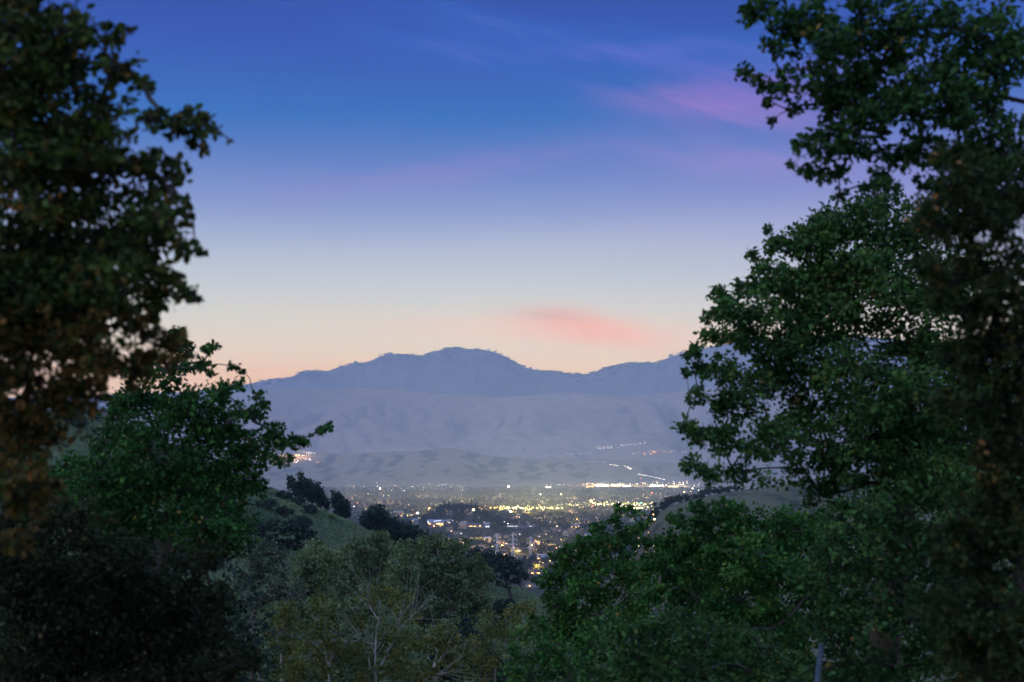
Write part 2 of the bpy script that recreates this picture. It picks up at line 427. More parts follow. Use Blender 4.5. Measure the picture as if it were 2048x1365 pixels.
def landmat(name, a, b, dark, s1, s2, patch, thr, bump=0.0, soft=0.12, gully=0.0):
    """grass of two tones with scrub of its own shape"""
    m_ = bpy.data.materials.new(name); m_.use_nodes = True
    t = NT(m_.node_tree)
    geo = t.new('ShaderNodeNewGeometry'); pos = geo.outputs['Position']
    p = t.new('ShaderNodeBsdfPrincipled'); o = t.new('ShaderNodeOutputMaterial'); t.l.new(p.outputs[0], o.inputs[0])
    f = t.m('MULTIPLY_ADD', t.noise(pos, s1, 6, 0.65), 2.4, -0.7, clamp=True)
    g = t.mix(f, (*a, 1), (*b, 1))
    fine = t.m('MULTIPLY_ADD', t.noise(pos, s2, 4, 0.7), 1.2, 0.4)
    g = t.mix(1.0, g, t.comb(fine, fine, fine), 'MULTIPLY')
    d = t.noise(pos, patch, 6, 0.62, dist=0.4)
    if gully:                                # scrub and oaks gather in the gullies, dotted at their edges
        at_ = t.new('ShaderNodeAttribute', attribute_name='tint')
        dots = t.m('MULTIPLY', t.m('SUBTRACT', t.noise(pos, 0.022, 3, 0.7), 0.5), 0.30)
        d = t.m('MULTIPLY_ADD', d, 0.6, 0.2)
        d = t.m('ADD', t.m('ADD', d, dots), t.m('MULTIPLY', at_.outputs['Fac'], gully))
    d = t.m('DIVIDE', t.m('SUBTRACT', d, thr), soft, clamp=True)
    t.put(p.inputs['Base Color'], t.mix(d, g, (*dark, 1)))
    p.inputs['Roughness'].default_value = 0.95; p.inputs['Specular IOR Level'].default_value = 0.05
    if bump:
        bn = t.new('ShaderNodeBump'); bn.inputs['Distance'].default_value = bump; bn.inputs['Strength'].default_value = 1.0
        t.put(bn.inputs['Height'], t.noise(pos, s2, 5, 0.7)); t.l.new(bn.outputs[0], p.inputs['Normal'])
    return m_
GRASS = landmat('hill_grass', (0.052, 0.078, 0.042), (0.105, 0.132, 0.075), (0.03, 0.055, 0.03), 0.09, 1.3, 0.13, 0.50, 0.5, 0.2)
DRYHILL = landmat('dry_hill', (0.055, 0.062, 0.035), (0.10, 0.098, 0.058), (0.022, 0.028, 0.018), 0.02, 0.3, 0.03, 0.52, 1.0, 0.08)
VALLEY = landmat('valley_ground', (0.022, 0.024, 0.014), (0.05, 0.042, 0.03), (0.014, 0.016, 0.01), 0.004, 0.05, 0.01, 0.5, 0)
FOOT = landmat('foothill_grass', (0.115, 0.090, 0.055), (0.175, 0.135, 0.09), (0.045, 0.045, 0.032), 0.0012, 0.02, 0.0038, 0.555, 14, 0.10, 0.20)
RANGE = landmat('range_grass', (0.15, 0.11, 0.075), (0.23, 0.165, 0.12), (0.080, 0.070, 0.055), 0.0010, 0.012, 0.0034, 0.56, 16, 0.20, 0.20)
MOUNT = landmat('mountain_scrub', (0.075, 0.065, 0.055), (0.12, 0.095, 0.08), (0.03, 0.032, 0.032), 0.0010, 0.008, 0.0026, 0.56, 20, 0.24, 0.09)

# ------------------------------------------------------------------ land sheets
rows = np.concatenate([np.arange(-60, 60, 2.0), np.arange(60, 340, 2.0), np.arange(340, 1500, 9.0), np.arange(1500, 6250, 45.0), np.arange(6250, 16600, 40.0)])
NC = 460
un = np.linspace(-1, 1, NC)
def sheet(name, i0, i1, m_, label=None):
    R = rows[i0:i1 + 1]
    W = 70 + 0.50 * np.maximum(R, 0)
    XX = un[None, :] * W[:, None]; YY = np.repeat(R[:, None], NC, 1)
    ZZ = H(XX, YY)
    V = np.stack([XX, YY, ZZ], -1).reshape(-1, 3)
    i = np.arange(len(R) - 1)[:, None] * NC + np.arange(NC - 1)[None, :]
    i = i.reshape(-1)
    Fq = np.stack([i, i + 1, i + 1 + NC, i + NC], -1)
    curv = None
    if R[0] > 6000:                          # hollows of the land
        G = ZZ.copy(); k_ = 3
        lap = np.zeros_like(G)
        lap[:, k_:-k_] = (G[:, :-2 * k_] + G[:, 2 * k_:]) / 2 - G[:, k_:-k_]
        curv = np.clip(lap / (np.std(lap) * 1.5 + 1e-6), -1, 1).reshape(-1)
    o = link(name, mesh_from(name, V, Fq, [m_], tint=curv, smooth=True))
    return tag(o, kind='structure')
def idx(Y): return int(np.argmin(np.abs(rows - Y)))
sheet('ground', 0, idx(640), GRASS)
sheet('hill', idx(640), idx(1300), DRYHILL)
sheet('valley_floor', idx(1300), idx(6250), VALLEY)
sheet('foothills', idx(6250), idx(9000), FOOT)
sheet('hills', idx(9000), idx(11900), RANGE)
sheet('mountain', idx(11900), len(rows) - 1, MOUNT)

# ------------------------------------------------------------------ trees
rng = np.random.default_rng(7)
def unit(v): return v / np.maximum(np.linalg.norm(v, axis=-1, keepdims=True), 1e-9)
def leaf_arrays(C, A, size, detail, tint, wid=0.30):
    """leaves: centres C, axes A, sizes, tints"""
    n = len(C)
    R = unit(rng.normal(size=(n, 3)) + np.array([0, 0, 0.5]))
    S = unit(np.cross(A, R)); N = np.cross(S, A)
    size = size[:, None]
    b = C - A * size * 0.5; t = C + A * size * 0.5
    if detail == 2:
        m1 = C - A * size * 0.22; m2 = C + A * size * 0.20
        up = N * size * 0.10
        V = np.stack([b, m1 + S * size * wid + up, m2 + S * size * wid * 0.85 + up, t, m2 - S * size * wid * 0.85 + up, m1 - S * size * wid + up], 1)
        i = np.arange(n)[:, None] * 6
        Fq = np.concatenate([i + np.array([0, 1, 2, 3]), i + np.array([0, 3, 4, 5])])
        k = 6
    else:
        V = np.stack([b, C + S * size * wid * 1.2, t, C - S * size * wid * 1.2], 1)
        i = np.arange(n)[:, None] * 4
        Fq = i + np.array([0, 1, 2, 3]); k = 4
    return V.reshape(-1, 3), Fq, np.repeat(tint, k)

def tubes(paths, radii, sides):
    """paths (n,K,3), radii (n,K)"""
    n, K, _ = paths.shape
    d = np.gradient(paths, axis=1); d = unit(d)
    ref = np.where(np.abs(d[..., 2:3]) < 0.9, np.array([0, 0, 1.0]), np.array([1.0, 0, 0]))
    u = unit(np.cross(d, ref)); v = np.cross(d, u)
    th = np.arange(sides) * 2 * math.pi / sides
    ring = paths[:, :, None, :] + radii[:, :, None, None] * (np.cos(th)[:, None] * u[:, :, None, :] + np.sin(th)[:, None] * v[:, :, None, :])
    V = ring.reshape(-1, 3)
    base = (np.arange(n)[:, None, None] * K + np.arange(K - 1)[None, :, None]) * sides
    s0 = np.arange(sides)[None, None, :]; s1 = (s0 + 1) % sides
    Fq = np.stack([base + s0, base + s1, base + sides + s1, base + sides + s0], -1).reshape(-1, 4)
    return V, Fq

def curve(a, b, K, wob, sag=0.0):
    t = np.linspace(0, 1, K)[:, None]
    p = a * (1 - t) + b * t
    L = np.linalg.norm(b - a)
    o = rng.normal(size=(2, 3)) * wob * L
    p = p + np.sin(t * math.pi) * o[0] + np.sin(t * 2 * math.pi) * o[1] * 0.5
    p[:, 2] += (np.sin(t[:, 0] * math.pi)) * sag * L
    return p

def tree(name, label, base, clumps, leaf, lm, bark, trunk_r, hub=None, dens=2.2, sub=0.30, subn=26, detail=2,
         group=None, cat='tree', depth=0.35, flat=0.8, tintshift=0.0, wid=0.30, limb=0.38, spray=0.5, twig=0.7, orange_below=None):
    """clumps: (x, y, z, r [, density factor]) in world metres"""
    Cs = np.array([c[:3] for c in clumps], float); Rs = np.array([c[3] for c in clumps]); Ds = np.array([c[4] if len(c) > 4 else 1.0 for c in clumps])
    base = np.array(base, float)
    root = bpy.data.objects.new(name, None); COL.objects.link(root); root.location = base
    root.empty_display_size = 0.3
    tag(root, label, cat, group)
    if hub is None:
        cen = (Cs * Rs[:, None]).sum(0) / Rs.sum(); hub = base + (cen - base) * 0.45
        hub[2] = min(hub[2], cen[2])
    hub = np.array(hub, float)
    # limbs
    order = np.argsort(np.linalg.norm(Cs - hub, axis=1))
    nodes = [hub]; par = [-1]; owner = {}
    for k in order:
        nd = np.array(nodes); dd = np.linalg.norm(nd - Cs[k], axis=1); dd[0] *= 0.85
        j = int(np.argmin(dd)); nodes.append(Cs[k]); par.append(j); owner[len(nodes) - 1] = k
    cnt = np.ones(len(nodes))
    for i in range(len(nodes) - 1, 0, -1): cnt[par[i]] += cnt[i]
    tr = trunk_r * np.sqrt(cnt / cnt[0]) * 0.85 * limb
    VV = []; FF = []; off = 0
    def push(V, Fq):
        nonlocal off
        VV.append(V); FF.append(Fq + off); off += len(V)
    tp = curve(base - np.array([0, 0, 0.3]), hub, 9, 0.03)
    rr = np.linspace(trunk_r * 1.15, trunk_r * 0.85, 9); rr[0] *= 1.25
    push(*tubes(tp[None], rr[None], 10))
    for i in range(1, len(nodes)):
        p = curve(nodes[par[i]], nodes[i], 8, 0.07, 0.05)
        r0 = min(tr[i] * 1.3, tr[par[i]] if par[i] else trunk_r * 0.85)
        push(*tubes(p[None], np.linspace(r0, tr[i] * 0.55, 8)[None], 6))
    # twigs and leaves
    LC = []; LA = []; LT = []; TW = []; TR = []
    for k in range(len(Cs)):
        c, r, df = Cs[k], Rs[k], Ds[k]
        ns = max(5, int(subn * (0.6 + 0.4 * df)))
        d = unit(rng.normal(size=(ns, 3))); rho = rng.random(ns) ** (1 / 2.4)
        sc = c + d * rho[:, None] * r * np.array([1, 1 + depth, flat])
        nl = int(df * dens * math.pi * r * r / (leaf * leaf * 0.42))
        own = rng.integers(0, ns, nl)
        rs = r * sub * (0.6 + 0.8 * rng.random(ns))
        g = rng.normal(size=(nl, 3)) * 0.55
        pos = sc[own] + g * rs[own][:, None] * np.array([1, 1, 0.75])
        ax = unit(unit(pos - c) * spray + unit(g) * 0.5 + rng.normal(size=(nl, 3)) * 0.55 + np.array([0, 0, -0.1]))
        ct = rng.normal() * 0.07; st = rng.normal(size=ns) * 0.10
        LC.append(pos); LA.append(ax); LT.append(np.clip(0.40 + ct + st[own] + rng.normal(size=nl) * 0.19 + tintshift, 0.0, 0.93))
        t = np.linspace(0, 1, 5)[None, :, None]
        pp = c[None, None] * (1 - t) + (sc + d * rs[:, None] * 0.6)[:, None, :] * t
        pp = pp + np.sin(t * math.pi) * (rng.normal(size=(ns, 1, 3)) * 0.10 * r)
        TW.append(pp); TR.append(np.linspace(1, 0.3, 5)[None, :] * np.full((ns, 1), max(0.0018, min(r * 0.018, leaf * 0.25) * twig)))
    LC = np.concatenate(LC); LA = np.concatenate(LA); LT = np.concatenate(LT)
    q_ = max(leaf * 7, 0.25); cl_ = vnoise(LC[:, 0] / q_ + 50, (LC[:, 2] + 0.4 * LC[:, 1]) / q_ + 20, 5)
    odd = rng.random(len(LT)) < np.where(cl_ > 0.78, 0.05, 0.002) * (1.0 if orange_below is None else np.where(LC[:, 2] < orange_below, 6.0, 0.6)); LT[odd] = 0.96 + 0.04 * rng.random(odd.sum())
    push(*tubes(np.concatenate(TW), np.concatenate(TR), 3))
    tm = mesh_from('trunk', np.concatenate(VV) - base, np.concatenate(FF), [bark], smooth=True)
    link('trunk', tm, root)
    if orange_below is not None:
        bz = (LC[:, 2] < orange_below + 0.35) & (rng.random(len(LC)) < 0.45); LT[bz & ~odd] = 0.40 + 0.03 * rng.random((bz & ~odd).sum())  # low leaves browned, the warm light held in their colour
    if orange_below is not None:
        up_ = (LC[:, 2] > orange_below + 0.35) & (LT > 0.34) & (LT < 0.48) & (rng.random(len(LC)) < 0.7); LT[up_] = 0.62
    sz = leaf * (0.5 + 0.9 * rng.random(len(LC)))
    if orange_below is not None: sz = np.where(LT > 0.95, sz * 1.5, sz)
    V, Fq, T = leaf_arrays(LC, LA, sz, detail, LT, wid)
    cm = mesh_from('crown', V - base, Fq, [lm], tint=T)
    link('crown', cm, root)
    return root

def px_clumps(lst, Y, spread=0.25, seed=1):
    """(px, py, r_px [, density [, Y]]) -> world clumps at their own distances"""
    r_ = np.random.default_rng(seed); out = []
    xs = [c[0] for c in lst]; Wm = (max(xs) - min(xs)) / F * Y
    for c in lst:
        rpx = c[2]; df = c[3] if len(c) > 3 else 1.0
        y = c[4] if len(c) > 4 else Y + (r_.random() * 2 - 1) * spread * max(Wm, rpx / F * Y * 2)
        p = P(c[0], c[1], y); out.append((p[0], p[1], p[2], rpx / F * y, df))
    return out
def gz(x, y): return float(H(x, y))

# --- near left tree, warm light painted into its leaves, over the viewer's left
B = (-4.3, 8.2); T1Y = 7.0
tree('oak_tree', 'large dark oak filling the upper left with orange leaves hanging low', (B[0], B[1], gz(*B)),
     px_clumps([(10, 180, 130), (20, 60, 120), (120, 130, 70, .8), (150, 300, 90), (30, 560, 120), (130, 520, 90), (30, 660, 120), (150, 620, 90), (30, 40, 110), (150, 60, 60, .8), (215, 75, 34, .7), (250, 60, 22, .7), (90, 170, 120, .9), (235, 130, 50, .6), (290, 170, 28, .7), (200, 230, 80, .55), (300, 240, 36, .6), (345, 250, 36, .9), (390, 245, 38, 1), (425, 260, 20, .9), (462, 283, 7, .6), (395, 290, 28, .8),
                (60, 300, 150), (200, 340, 110), (300, 350, 60, .9), (350, 330, 30, .7), (60, 470, 170), (220, 460, 120), (325, 440, 50), (350, 400, 30, .7), (375, 430, 16, .7), (370, 500, 28), (402, 508, 12, .9),
                (90, 620, 160), (230, 570, 110), (330, 560, 45), (365, 590, 28), (395, 598, 10, 1), (60, 760, 140), (190, 690, 90, .7), (270, 650, 50, .6), (310, 690, 45, .55), (345, 690, 40, .9), (270, 745, 40, .9), (330, 725, 25, .8), (150, 790, 60, .9), (75, 860, 75), (20, 950, 90), (60, 990, 55, .8), (35, 1080, 38, .8), (70, 1020, 24, .9)], T1Y, 0.14, 3),
     0.044, WARM, BARK, 0.16, hub=P(-250, 500, 8.0), dens=4.2, sub=0.26, subn=34, twig=1.0, limb=0.3, orange_below=P(0, 770, 7)[2])

# --- left bay laurel behind it
B = (-4.6, 16.5)
tree('bay_tree', 'green bay tree at the left with upright shoots and a long sprig pointing right', (B[0], B[1], gz(*B)),
     px_clumps([(350, 665, 22, .8), (365, 700, 28, .8), (330, 740, 45), (415, 700, 14, 1), (430, 692, 12, 1), (405, 735, 30, .6), (465, 735, 14, 1), (470, 770, 22, .7), (440, 790, 35, .8), (485, 745, 7, 1), (515, 790, 16, 1), (530, 805, 12, 1), (500, 830, 36, .8), (280, 810, 70), (380, 820, 70), (450, 860, 60),
                (540, 860, 28, .9), (575, 885, 24, 1), (605, 885, 18, 1), (640, 862, 13, 1), (657, 853, 11, 1), (622, 872, 6, .7), (510, 900, 50), (560, 920, 25, .8), (240, 800, 24, .8), (215, 880, 45, .8), (300, 900, 90), (400, 930, 95), (490, 960, 50), (180, 960, 80), (280, 1010, 110), (400, 1040, 90), (460, 1040, 55, .9), (480, 1090, 30, .7)], 16, 0.16, 5),
     0.055, BRIGHT, GREYBARK, 0.13, hub=P(330, 1080, 16.3), dens=4.0, sub=0.28, subn=34, tintshift=-0.12)
B = (-5.2, 12.5)
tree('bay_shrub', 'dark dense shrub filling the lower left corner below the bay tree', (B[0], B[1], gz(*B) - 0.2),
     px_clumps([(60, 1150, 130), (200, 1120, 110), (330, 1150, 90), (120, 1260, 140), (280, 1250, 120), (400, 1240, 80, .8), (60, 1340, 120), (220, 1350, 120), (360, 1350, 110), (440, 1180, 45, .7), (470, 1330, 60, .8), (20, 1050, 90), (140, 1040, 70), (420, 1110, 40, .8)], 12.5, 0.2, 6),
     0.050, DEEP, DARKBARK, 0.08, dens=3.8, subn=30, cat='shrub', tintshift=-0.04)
B = (-3.2, 19.5)
tree('willow_shrub', 'thin shrub with pale stems just right of the dark lower left shrub', (B[0], B[1], gz(*B)),
     px_clumps([(480, 1180, 45, .6), (500, 1250, 50, .7), (520, 1310, 45, .8), (470, 1290, 50, .7), (505, 1360, 50), (455, 1130, 30, .5)], 19.5, 0.3, 8),
     0.06, BLUEGREEN, GREYBARK, 0.05, dens=2.0, cat='shrub')

# --- near right oak, hanging over the top right and down the right edge
B = (5.3, 9.5)
tree('oak_tree', 'dark oak crown hanging over the upper right corner with sky showing through its leaves', (B[0], B[1], gz(*B)),
     px_clumps([(1530, 15, 50, .8), (1500, 35, 24, .8), (1580, 60, 55, .8), (1545, 95, 30, .7), (1640, 110, 75, .7), (1490, 145, 22, 1), (1520, 165, 22, .8), (1570, 170, 40, .6), (1537, 205, 14, 1), (1545, 240, 13, 1), (1590, 215, 24, .7), (1655, 200, 60, .8), (1610, 290, 30, .7), (1582, 330, 12, .9), (1655, 290, 50, .8), (1610, 345, 20, .8), (1640, 350, 26, .8), (1675, 350, 24, .8), (1680, 390, 18, .7),
                (1720, 40, 90, .7), (1740, 150, 90, .8), (1720, 260, 70, .8), (1780, 320, 50, .6), (1820, 60, 90, .6), (1850, 190, 90, .55), (1840, 300, 60, .6), (1940, 60, 110, .55), (1960, 190, 90, .5), (1930, 300, 80, .8), (2030, 300, 80), (1870, 380, 45, .9), (2010, 100, 80, .8), (1800, 200, 70, .7), (1700, 180, 60, .7), (1760, 370, 40, .8), (1900, 200, 80, .7), (1980, 380, 90), (1630, 40, 60, .7)], 9.5, 0.13, 11),
     0.047, OAK, DARKBARK, 0.20, hub=P(2230, 250, 9.8), dens=4.4, sub=0.27, subn=38, tintshift=-0.10, limb=0.14)
B = (4.4, 7.6)
tree('oak_tree', 'dark olive oak forming the blurred right edge of the view', (B[0], B[1], gz(*B)),
     px_clumps([(1950, 420, 110), (2050, 400, 120), (1930, 540, 90, .9), (2020, 560, 110), (1900, 470, 40, .7), (1890, 600, 35, .7), (1980, 680, 95), (2060, 700, 110), (1990, 800, 85, .9), (2030, 900, 100), (2010, 1000, 60, .9), (2040, 1060, 80), (2060, 1200, 100), (2060, 1330, 110), (1920, 700, 50, .8), (2000, 930, 60, .9), (1900, 810, 50, .8), (1930, 1100, 80, .9), (1940, 1230, 90), (1960, 1340, 90), (1980, 1050, 90), (1930, 330, 70, .9)], 7.6, 0.14, 12),
     0.036, EDGE, DARKBARK, 0.14, hub=P(2350, 800, 7.8), dens=4.2, sub=0.28, subn=30)

# --- the round oak on the right
B = (4.9, 15.2)
tree('live_oak', 'full round green live oak at the right, twilight sky glinting through its crown', (B[0], B[1], gz(*B)),
     px_clumps([(1760, 405, 45, .8), (1720, 440, 60), (1660, 450, 50, .9), (1600, 480, 40), (1555, 490, 30), (1535, 460, 12, 1), (1505, 512, 15, 1), (1525, 535, 22), (1560, 560, 50), (1490, 575, 30), (1440, 590, 22), (1450, 620, 34), (1415, 635, 16, 1), (1425, 670, 30), (1490, 660, 55, .9), (1388, 705, 22), (1372, 745, 12, 1), (1395, 735, 20, .9), (1440, 740, 40, .9), (1378, 800, 8, 1), (1400, 790, 24, .8), (1460, 810, 50), (1375, 852, 22, .9), (1400, 870, 28), (1450, 880, 45), (1385, 930, 24), (1420, 950, 26, .9), (1470, 945, 34, .6), (1510, 900, 34, .6), (1530, 960, 30, .35),
                (1640, 560, 80), (1580, 650, 65, .65), (1680, 640, 80, .65), (1740, 540, 90), (1810, 470, 70), (1840, 600, 90, .8), (1790, 700, 85, .65), (1690, 740, 70, .6), (1570, 760, 60, .8), (1620, 830, 65, .75), (1540, 850, 40, .7), (1720, 830, 75, .75), (1820, 800, 85), (1880, 880, 90), (1780, 920, 80), (1690, 930, 60, .8), (1600, 940, 45, .45), (1870, 700, 60, .8), (1640, 985, 45, .6), (1870, 430, 50), (1620, 700, 100, .8), (1700, 560, 90, .8), (1560, 880, 60, .6), (1500, 770, 50, .7), (1500, 620, 50, .8), (1880, 560, 90), (1900, 780, 90), (1860, 960, 80), (1760, 840, 90, .8), (1660, 900, 60, .7), (1540, 700, 50, .7), (1640, 490, 60, .9)], 14.5, 0.17, 14),
     0.052, OAK, DARKBARK, 0.19, hub=P(1800, 1010, 14.9), dens=4.6, sub=0.33, subn=44, tintshift=0.04, limb=0.17)

# --- lower right thicket
B = (3.1, 25.5)
tree('bay_tree', 'small dark bay tree whose pointed top stands against the town lights', (B[0], B[1], gz(*B)),
     px_clumps([(1240, 1018, 13, 1), (1262, 1025, 16, .9), (1228, 1040, 20, .9), (1275, 1050, 26, .9), (1300, 1042, 8, 1), (1240, 1075, 34), (1195, 1058, 18, 1), (1205, 1085, 30), (1290, 1090, 26, .9), (1165, 1085, 24), (1130, 1100, 20, .9), (1108, 1112, 12, .9), (1160, 1120, 40), (1230, 1130, 50), (1290, 1130, 30), (1120, 1150, 34), (1180, 1180, 55), (1260, 1190, 55), (1095, 1170, 18, .9), (1110, 1210, 36, .8), (1070, 1160, 7, 1), (1160, 1240, 55), (1110, 1260, 40)], 25, 0.18, 21),
     0.062, BRIGHT, GREYBARK, 0.12, dens=4.2, detail=2)
B = (5.3, 21.5)
tree('bay_tree', 'broad rounded bay tree below the far right hill, beside the pointed bay top', (B[0], B[1], gz(*B)),
     px_clumps([(1395, 1015, 22), (1440, 1012, 20), (1360, 1040, 26, .9), (1420, 1050, 45), (1480, 1040, 45), (1350, 1085, 34), (1320, 1080, 14, .9), (1400, 1110, 60), (1480, 1110, 60), (1330, 1140, 45), (1560, 1060, 60), (1570, 1150, 70), (1390, 1190, 70), (1480, 1200, 70), (1300, 1180, 35), (1640, 1080, 60), (1640, 1180, 60), (1430, 1260, 60), (1540, 1260, 60)], 20, 0.18, 22),
     0.062, BRIGHT, GREYBARK, 0.13, dens=4.2, tintshift=-0.02)
B = (1.1, 19.5)
tree('laurel_shrub', 'bright green shrub at the bottom, right of the pale stemmed saplings', (B[0], B[1], gz(*B)),
     px_clumps([(1045, 1270, 24, .9), (1080, 1250, 26), (1100, 1300, 45), (1040, 1310, 30, .9), (1060, 1350, 50), (1020, 1345, 20, .8), (1140, 1350, 60), (1180, 1290, 45), (1200, 1350, 50)], 19, 0.3, 23),
     0.065, BRIGHT, GREYBARK, 0.06, dens=2.6, cat='shrub', tintshift=0.06)
B = (2.9, 17.5)
tree('bay_shrub', 'dark bay thicket at the bottom between the bright shrub and the metal post', (B[0], B[1], gz(*B)),
     px_clumps([(1240, 1270, 60), (1330, 1260, 60), (1280, 1340, 80), (1390, 1340, 80), (1420, 1280, 60), (1500, 1340, 70), (1590, 1350, 60), (1520, 1290, 55)], 17, 0.3, 24),
     0.062, OAK, GREYBARK, 0.07, dens=2.6, cat='shrub')
B = (4.6, 14.2)
tree('bay_shrub', 'tall dark shrub behind the metal post under the round oak', (B[0], B[1], gz(*B)),
     px_clumps([(1720, 1040, 60), (1660, 1080, 50), (1740, 1130, 80), (1660, 1170, 60), (1720, 1240, 70), (1650, 1260, 50), (1820, 1020, 80), (1840, 1130, 80), (1830, 1240, 80), (1920, 1060, 80), (1930, 1180, 80), (1640, 1340, 40, .7), (1710, 1330, 60), (1790, 1340, 60), (1900, 1290, 80), (1960, 1350, 70)], 13.8, 0.16, 25),
     0.055, OAK, DARKBARK, 0.09, dens=2.4, cat='shrub', tintshift=-0.06)
# woods standing behind the near thickets, closing the view to either side
for (lb, bx_, Y, cl, sh) in [
        ('dense dark bay wood behind the lower right thicket, left part', 1440, 31, [(1330, 1110, 34), (1400, 1080, 40), (1470, 1070, 44), (1540, 1075, 46), (1420, 1150, 60), (1520, 1150, 60), (1350, 1180, 50), (1440, 1230, 66), (1340, 1260, 66), (1540, 1250, 66), (1260, 1240, 50), (1400, 1330, 66), (1500, 1330, 66), (1290, 1330, 60)], 0.0),
        ('dense dark bay wood behind the lower right thicket, right part', 1700, 28, [(1600, 1060, 50), (1680, 1040, 56), (1760, 1010, 60), (1840, 990, 60), (1640, 1140, 66), (1740, 1120, 66), (1840, 1090, 70), (1930, 1060, 70), (1620, 1240, 66), (1720, 1230, 70), (1830, 1200, 70), (1940, 1180, 70), (1600, 1330, 66), (1700, 1340, 66), (1800, 1320, 70), (1920, 1300, 80)], -0.04),
        ('dark bay wood beyond the right edge oak', 1990, 24, [(1900, 940, 70), (1990, 900, 80), (2060, 960, 80), (2040, 1080, 90), (2050, 1220, 90), (1980, 1330, 80), (1960, 800, 70), (2050, 800, 80), (1960, 1000, 70), (1870, 860, 50)], -0.04),
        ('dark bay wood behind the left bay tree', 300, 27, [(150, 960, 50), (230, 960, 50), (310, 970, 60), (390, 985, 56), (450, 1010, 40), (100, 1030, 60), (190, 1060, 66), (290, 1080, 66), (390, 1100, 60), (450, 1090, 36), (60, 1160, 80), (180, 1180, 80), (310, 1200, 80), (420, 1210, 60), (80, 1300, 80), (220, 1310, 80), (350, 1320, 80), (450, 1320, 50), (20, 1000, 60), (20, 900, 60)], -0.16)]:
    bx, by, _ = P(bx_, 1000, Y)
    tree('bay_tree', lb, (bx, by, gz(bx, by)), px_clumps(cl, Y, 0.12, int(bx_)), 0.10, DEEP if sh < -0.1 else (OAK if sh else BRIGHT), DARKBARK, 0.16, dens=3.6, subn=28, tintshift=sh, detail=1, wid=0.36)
# bare twigs round the post
def twiggy(name, label, base, n, h, r, spreadv, m_, lean=(0, 0), seed=0, cat='shrub', group=None):
    g_ = np.random.default_rng(seed)
    base = np.array(base); V = []; Fc = []; off = 0
    for k in range(n):
        a = g_.random() * 6.28; s_ = spreadv * math.sqrt(g_.random())
        top = base + np.array([math.cos(a) * s_ + lean[0], math.sin(a) * s_ + lean[1], h * (0.5 + 0.5 * g_.random())])
        st = base + np.array([math.cos(a), math.sin(a), 0]) * 0.2 * s_
        st[2] = gz(st[0], st[1]) - 0.1
        p = curve(st, top, 7, 0.05)
        v, f = tubes(p[None], np.linspace(r, r * 0.25, 7)[None], 4); V.append(v); Fc.append(f + off); off += len(v)
        for j in range(6):
            i = g_.integers(2, 6); q = p[i] + unit(g_.normal(size=3) + np.array([0, 0, .6])) * h * 0.16
            v, f = tubes(curve(p[i], q, 4, 0.06)[None], np.linspace(r * 0.45, r * 0.15, 4)[None], 3); V.append(v); Fc.append(f + off); off += len(v)
    o = link(name, mesh_from(name, np.concatenate(V) - base, np.concatenate(Fc), [m_], smooth=True), loc=base)
    return tag(o, label, cat, group)
p_ = P(1585, 1350, 10.8); twiggy('bare_shrub', 'leafless grey twiggy shrub left of the metal post', (p_[0], p_[1], gz(p_[0], p_[1])), 46, 1.9, 0.005, 0.42, GREYBARK, seed=4)
p_ = P(1745, 1350, 11.5); twiggy('bare_shrub', 'leafless grey twiggy shrub right of the metal post', (p_[0], p_[1], gz(p_[0], p_[1])), 26, 2.0, 0.005, 0.5, GREYBARK, seed=5)

# --- metal post
POSTM = mat('post_metal', (0.055, 0.085, 0.11), 0.6, metal=0.2, spec=0.25, noise=((0.03, 0.05, 0.06), 14.0))
a_ = P(1643, 1291, 10.0); b_ = P(1612, 1530, 9.98)
mb = MB(); dirv = (b_ - a_) / np.linalg.norm(b_ - a_); foot = b_ + dirv * 0.0
while foot[2] > gz(foot[0], foot[1]) - 0.2: foot = foot + dirv * 0.1
mb.bar(foot - foot, a_ - foot, 0.0170, n=14)
post = bpy.data.objects.new('fence_post', None); COL.objects.link(post); post.location = foot
mb.build('pipe', POSTM, post, smooth=False)
mb = MB(); mb.bar((a_ - foot) - dirv * 0.0, (a_ - foot) - dirv * 0.012, 0.019, 0.0155, n=14); mb.build('cap', POSTM, post)
tag(post, 'leaning blue grey metal pipe post standing at the bottom right', 'post')

